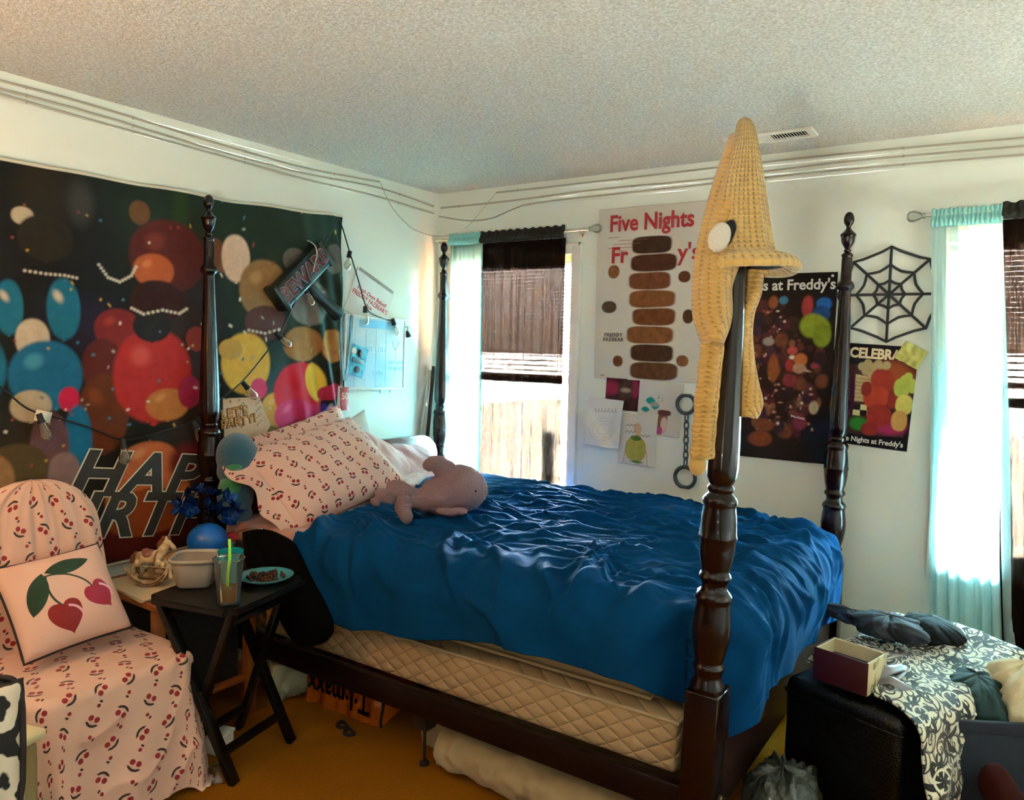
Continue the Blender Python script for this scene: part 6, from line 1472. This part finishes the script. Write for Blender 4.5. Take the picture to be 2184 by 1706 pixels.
# clothes on the back of the ottoman
M_nav = mat('navy_cloth', '#141c2a', .85, bump=lambda: noise(18, 4), bdist=.012, bstr=.6, sheen=.2)
def heap(name, lab, cat, c, w, d, h, rz, m_, seed, amp=.3, n=96, part='cloth'):
    t = thing(name, lab, cat, c, rz)
    u, v = np.meshgrid(np.linspace(0, 2*PI, n, endpoint=False), np.linspace(0.002, 1, n//2)); ph = v*PI; r_ = np.sin(ph)**.7
    k = 1+amp*(pn(np.cos(u)*1.5+seed, np.sin(u)*1.5+v*2)+.45*ridge(np.cos(u)*2.6+seed, np.sin(u)*2.6+v*4.5)-.2)
    X = w/2*r_*np.cos(u)*k; Y = d/2*r_*np.sin(u)*k; Z = h/2-h/2*np.cos(ph)*(1+.5*(k-1))
    place(link(part, grid(X, Y, np.maximum(Z, .002), wrap=True), None, m_), t); return t
heap('crumpled_garment', 'crumpled charcoal garment lying across the back of the patterned blanket', 'clothes', AZ(1895, 1362, .50).to_tuple(), .22, .17, .085, oang+.1, mat('charcoal_cloth', '#23272f', .85, bump=lambda: noise(18, 4), bdist=.012, bstr=.6), 3.)
heap('dark_leggings', 'dark navy leggings strung from the bed corner along the ottoman back', 'clothes', AZ(1815, 1330, .49).to_tuple(), .26, .07, .055, oang-.15, M_nav, 8.)
heap('dark_sweater', 'rolled dark sweater at the wall end of the ottoman near the teal curtain', 'clothes', AZ(1985, 1372, .47).to_tuple(), .26, .14, .10, oang-.35, mat('dark_teal_knit', '#10191c', .95), 14., amp=.12)
# ------------------------------------------------------------------ right corner: hamper with clothes, cushion, floor bag
h0, h1 = AZ(2040, 1538, .42), AZ(2250, 1550, .42)
hm = thing('laundry_bin', 'navy fabric laundry bin in the bottom right corner of the photo', 'bin', (0, 0, 0)); hm.matrix_world = frame3((h0.x, h0.y, 0), (h1.x-h0.x, h1.y-h0.y, 0), Vector((0, 0, 1)).cross(Vector((h1.x-h0.x, h1.y-h0.y, 0))))
M_bin = mat('navy_canvas', '#0c1420', .8, bump=lambda: noise(9, 3), bdist=.01)
place(link('bin_body', joinme([bx(0, .42, 0, .012, .0, .42, .003), bx(0, .42, .328, .34, .0, .42, .003), bx(0, .012, .012, .328, .0, .42, .003), bx(.408, .42, .012, .328, 0, .42, .003), bx(.012, .408, .012, .328, .0, .012)]), None, M_bin), hm)
place(link('top_hem', joinme([bx(-.004, .424, -.005, .013, .385, .424, .004), bx(-.004, .424, .327, .345, .385, .424, .004)]), None, M_bin), hm)
wi = hm.matrix_world
heap('green_garment', 'dark green garment heaped at the left of the navy laundry bin', 'clothes', (wi @ Vector((.14, .17, .30))).to_tuple(), .19, .24, .20, .3, mat('bottle_green_cloth', '#0c2a28', .85, bump=lambda: noise(16, 4), bdist=.012, bstr=.6), 21., amp=.2)
heap('cream_garment', 'crumpled cream garment on top of the navy laundry bin', 'clothes', (wi @ Vector((.29, .17, .30))).to_tuple(), .21, .26, .24, .1, mat('cream_cloth', '#d9caa4', .85, bump=lambda: noise(14, 4), bdist=.015, bstr=.8), 27., amp=.25)
for k, (x, y, l_) in enumerate(((2070, 1521, .034), (2068, 1538, .03))):
    p = AD(x, y, (wi @ Vector((.06, .04, .42)))); me = lathe([(.001, -l_/2), (.0055, -l_/2), (.0055, l_/2), (.001, l_/2)], 14); t = thing('white_tube', ['upper short white tube at the rim of the navy laundry bin', 'lower short white tube at the rim of the navy laundry bin'][k], 'tube', p); me.transform(Matrix.Rotation(PI/2, 4, 'Y') ); place(link('tube', me, None, M_trim), t); t.rotation_euler = (0, .25, math.atan2(CRt[1], CRt[0]))
rc_ = AD(2130, 1680, Vector((h0.x+.04, h0.y-.10, .2)))
rcu = thing('bolster_cushion', 'dim reddish brown bolster leaning against the navy laundry bin', 'cushion', (rc_.x, rc_.y, 0))
cA, cB = AD(2122, 1672, rc_), AD(2185, 1780, rc_); o_ = Vector((rc_.x, rc_.y, 0))
me = blob([(cA.lerp(cB, k/6)-o_, (.045+.004*k, .05, .06), (0, 0, 0)) for k in range(7)], .008, 5); place(link('bolster', me, None, mat('rust_velvet', '#2e0c07', .85, spec=.1)), rcu)
fbp = AZ(1612, 1690, 0.0)
t = thing('floor_bag', 'crumpled olive grey plastic bag on the carpet between bed foot and ottoman', 'bag', (2.50, -1.33, 0))
place(link('bag_body', crumple(.24, .30, .27, 17., 64, .05), None, mat('olive_film', '#5a5a40', .3, cf=lambda: mixc(noise(9, 3), '#1c1c10', '#4a5048'), bump=lambda: noise(12, 4), bdist=.03)), t)
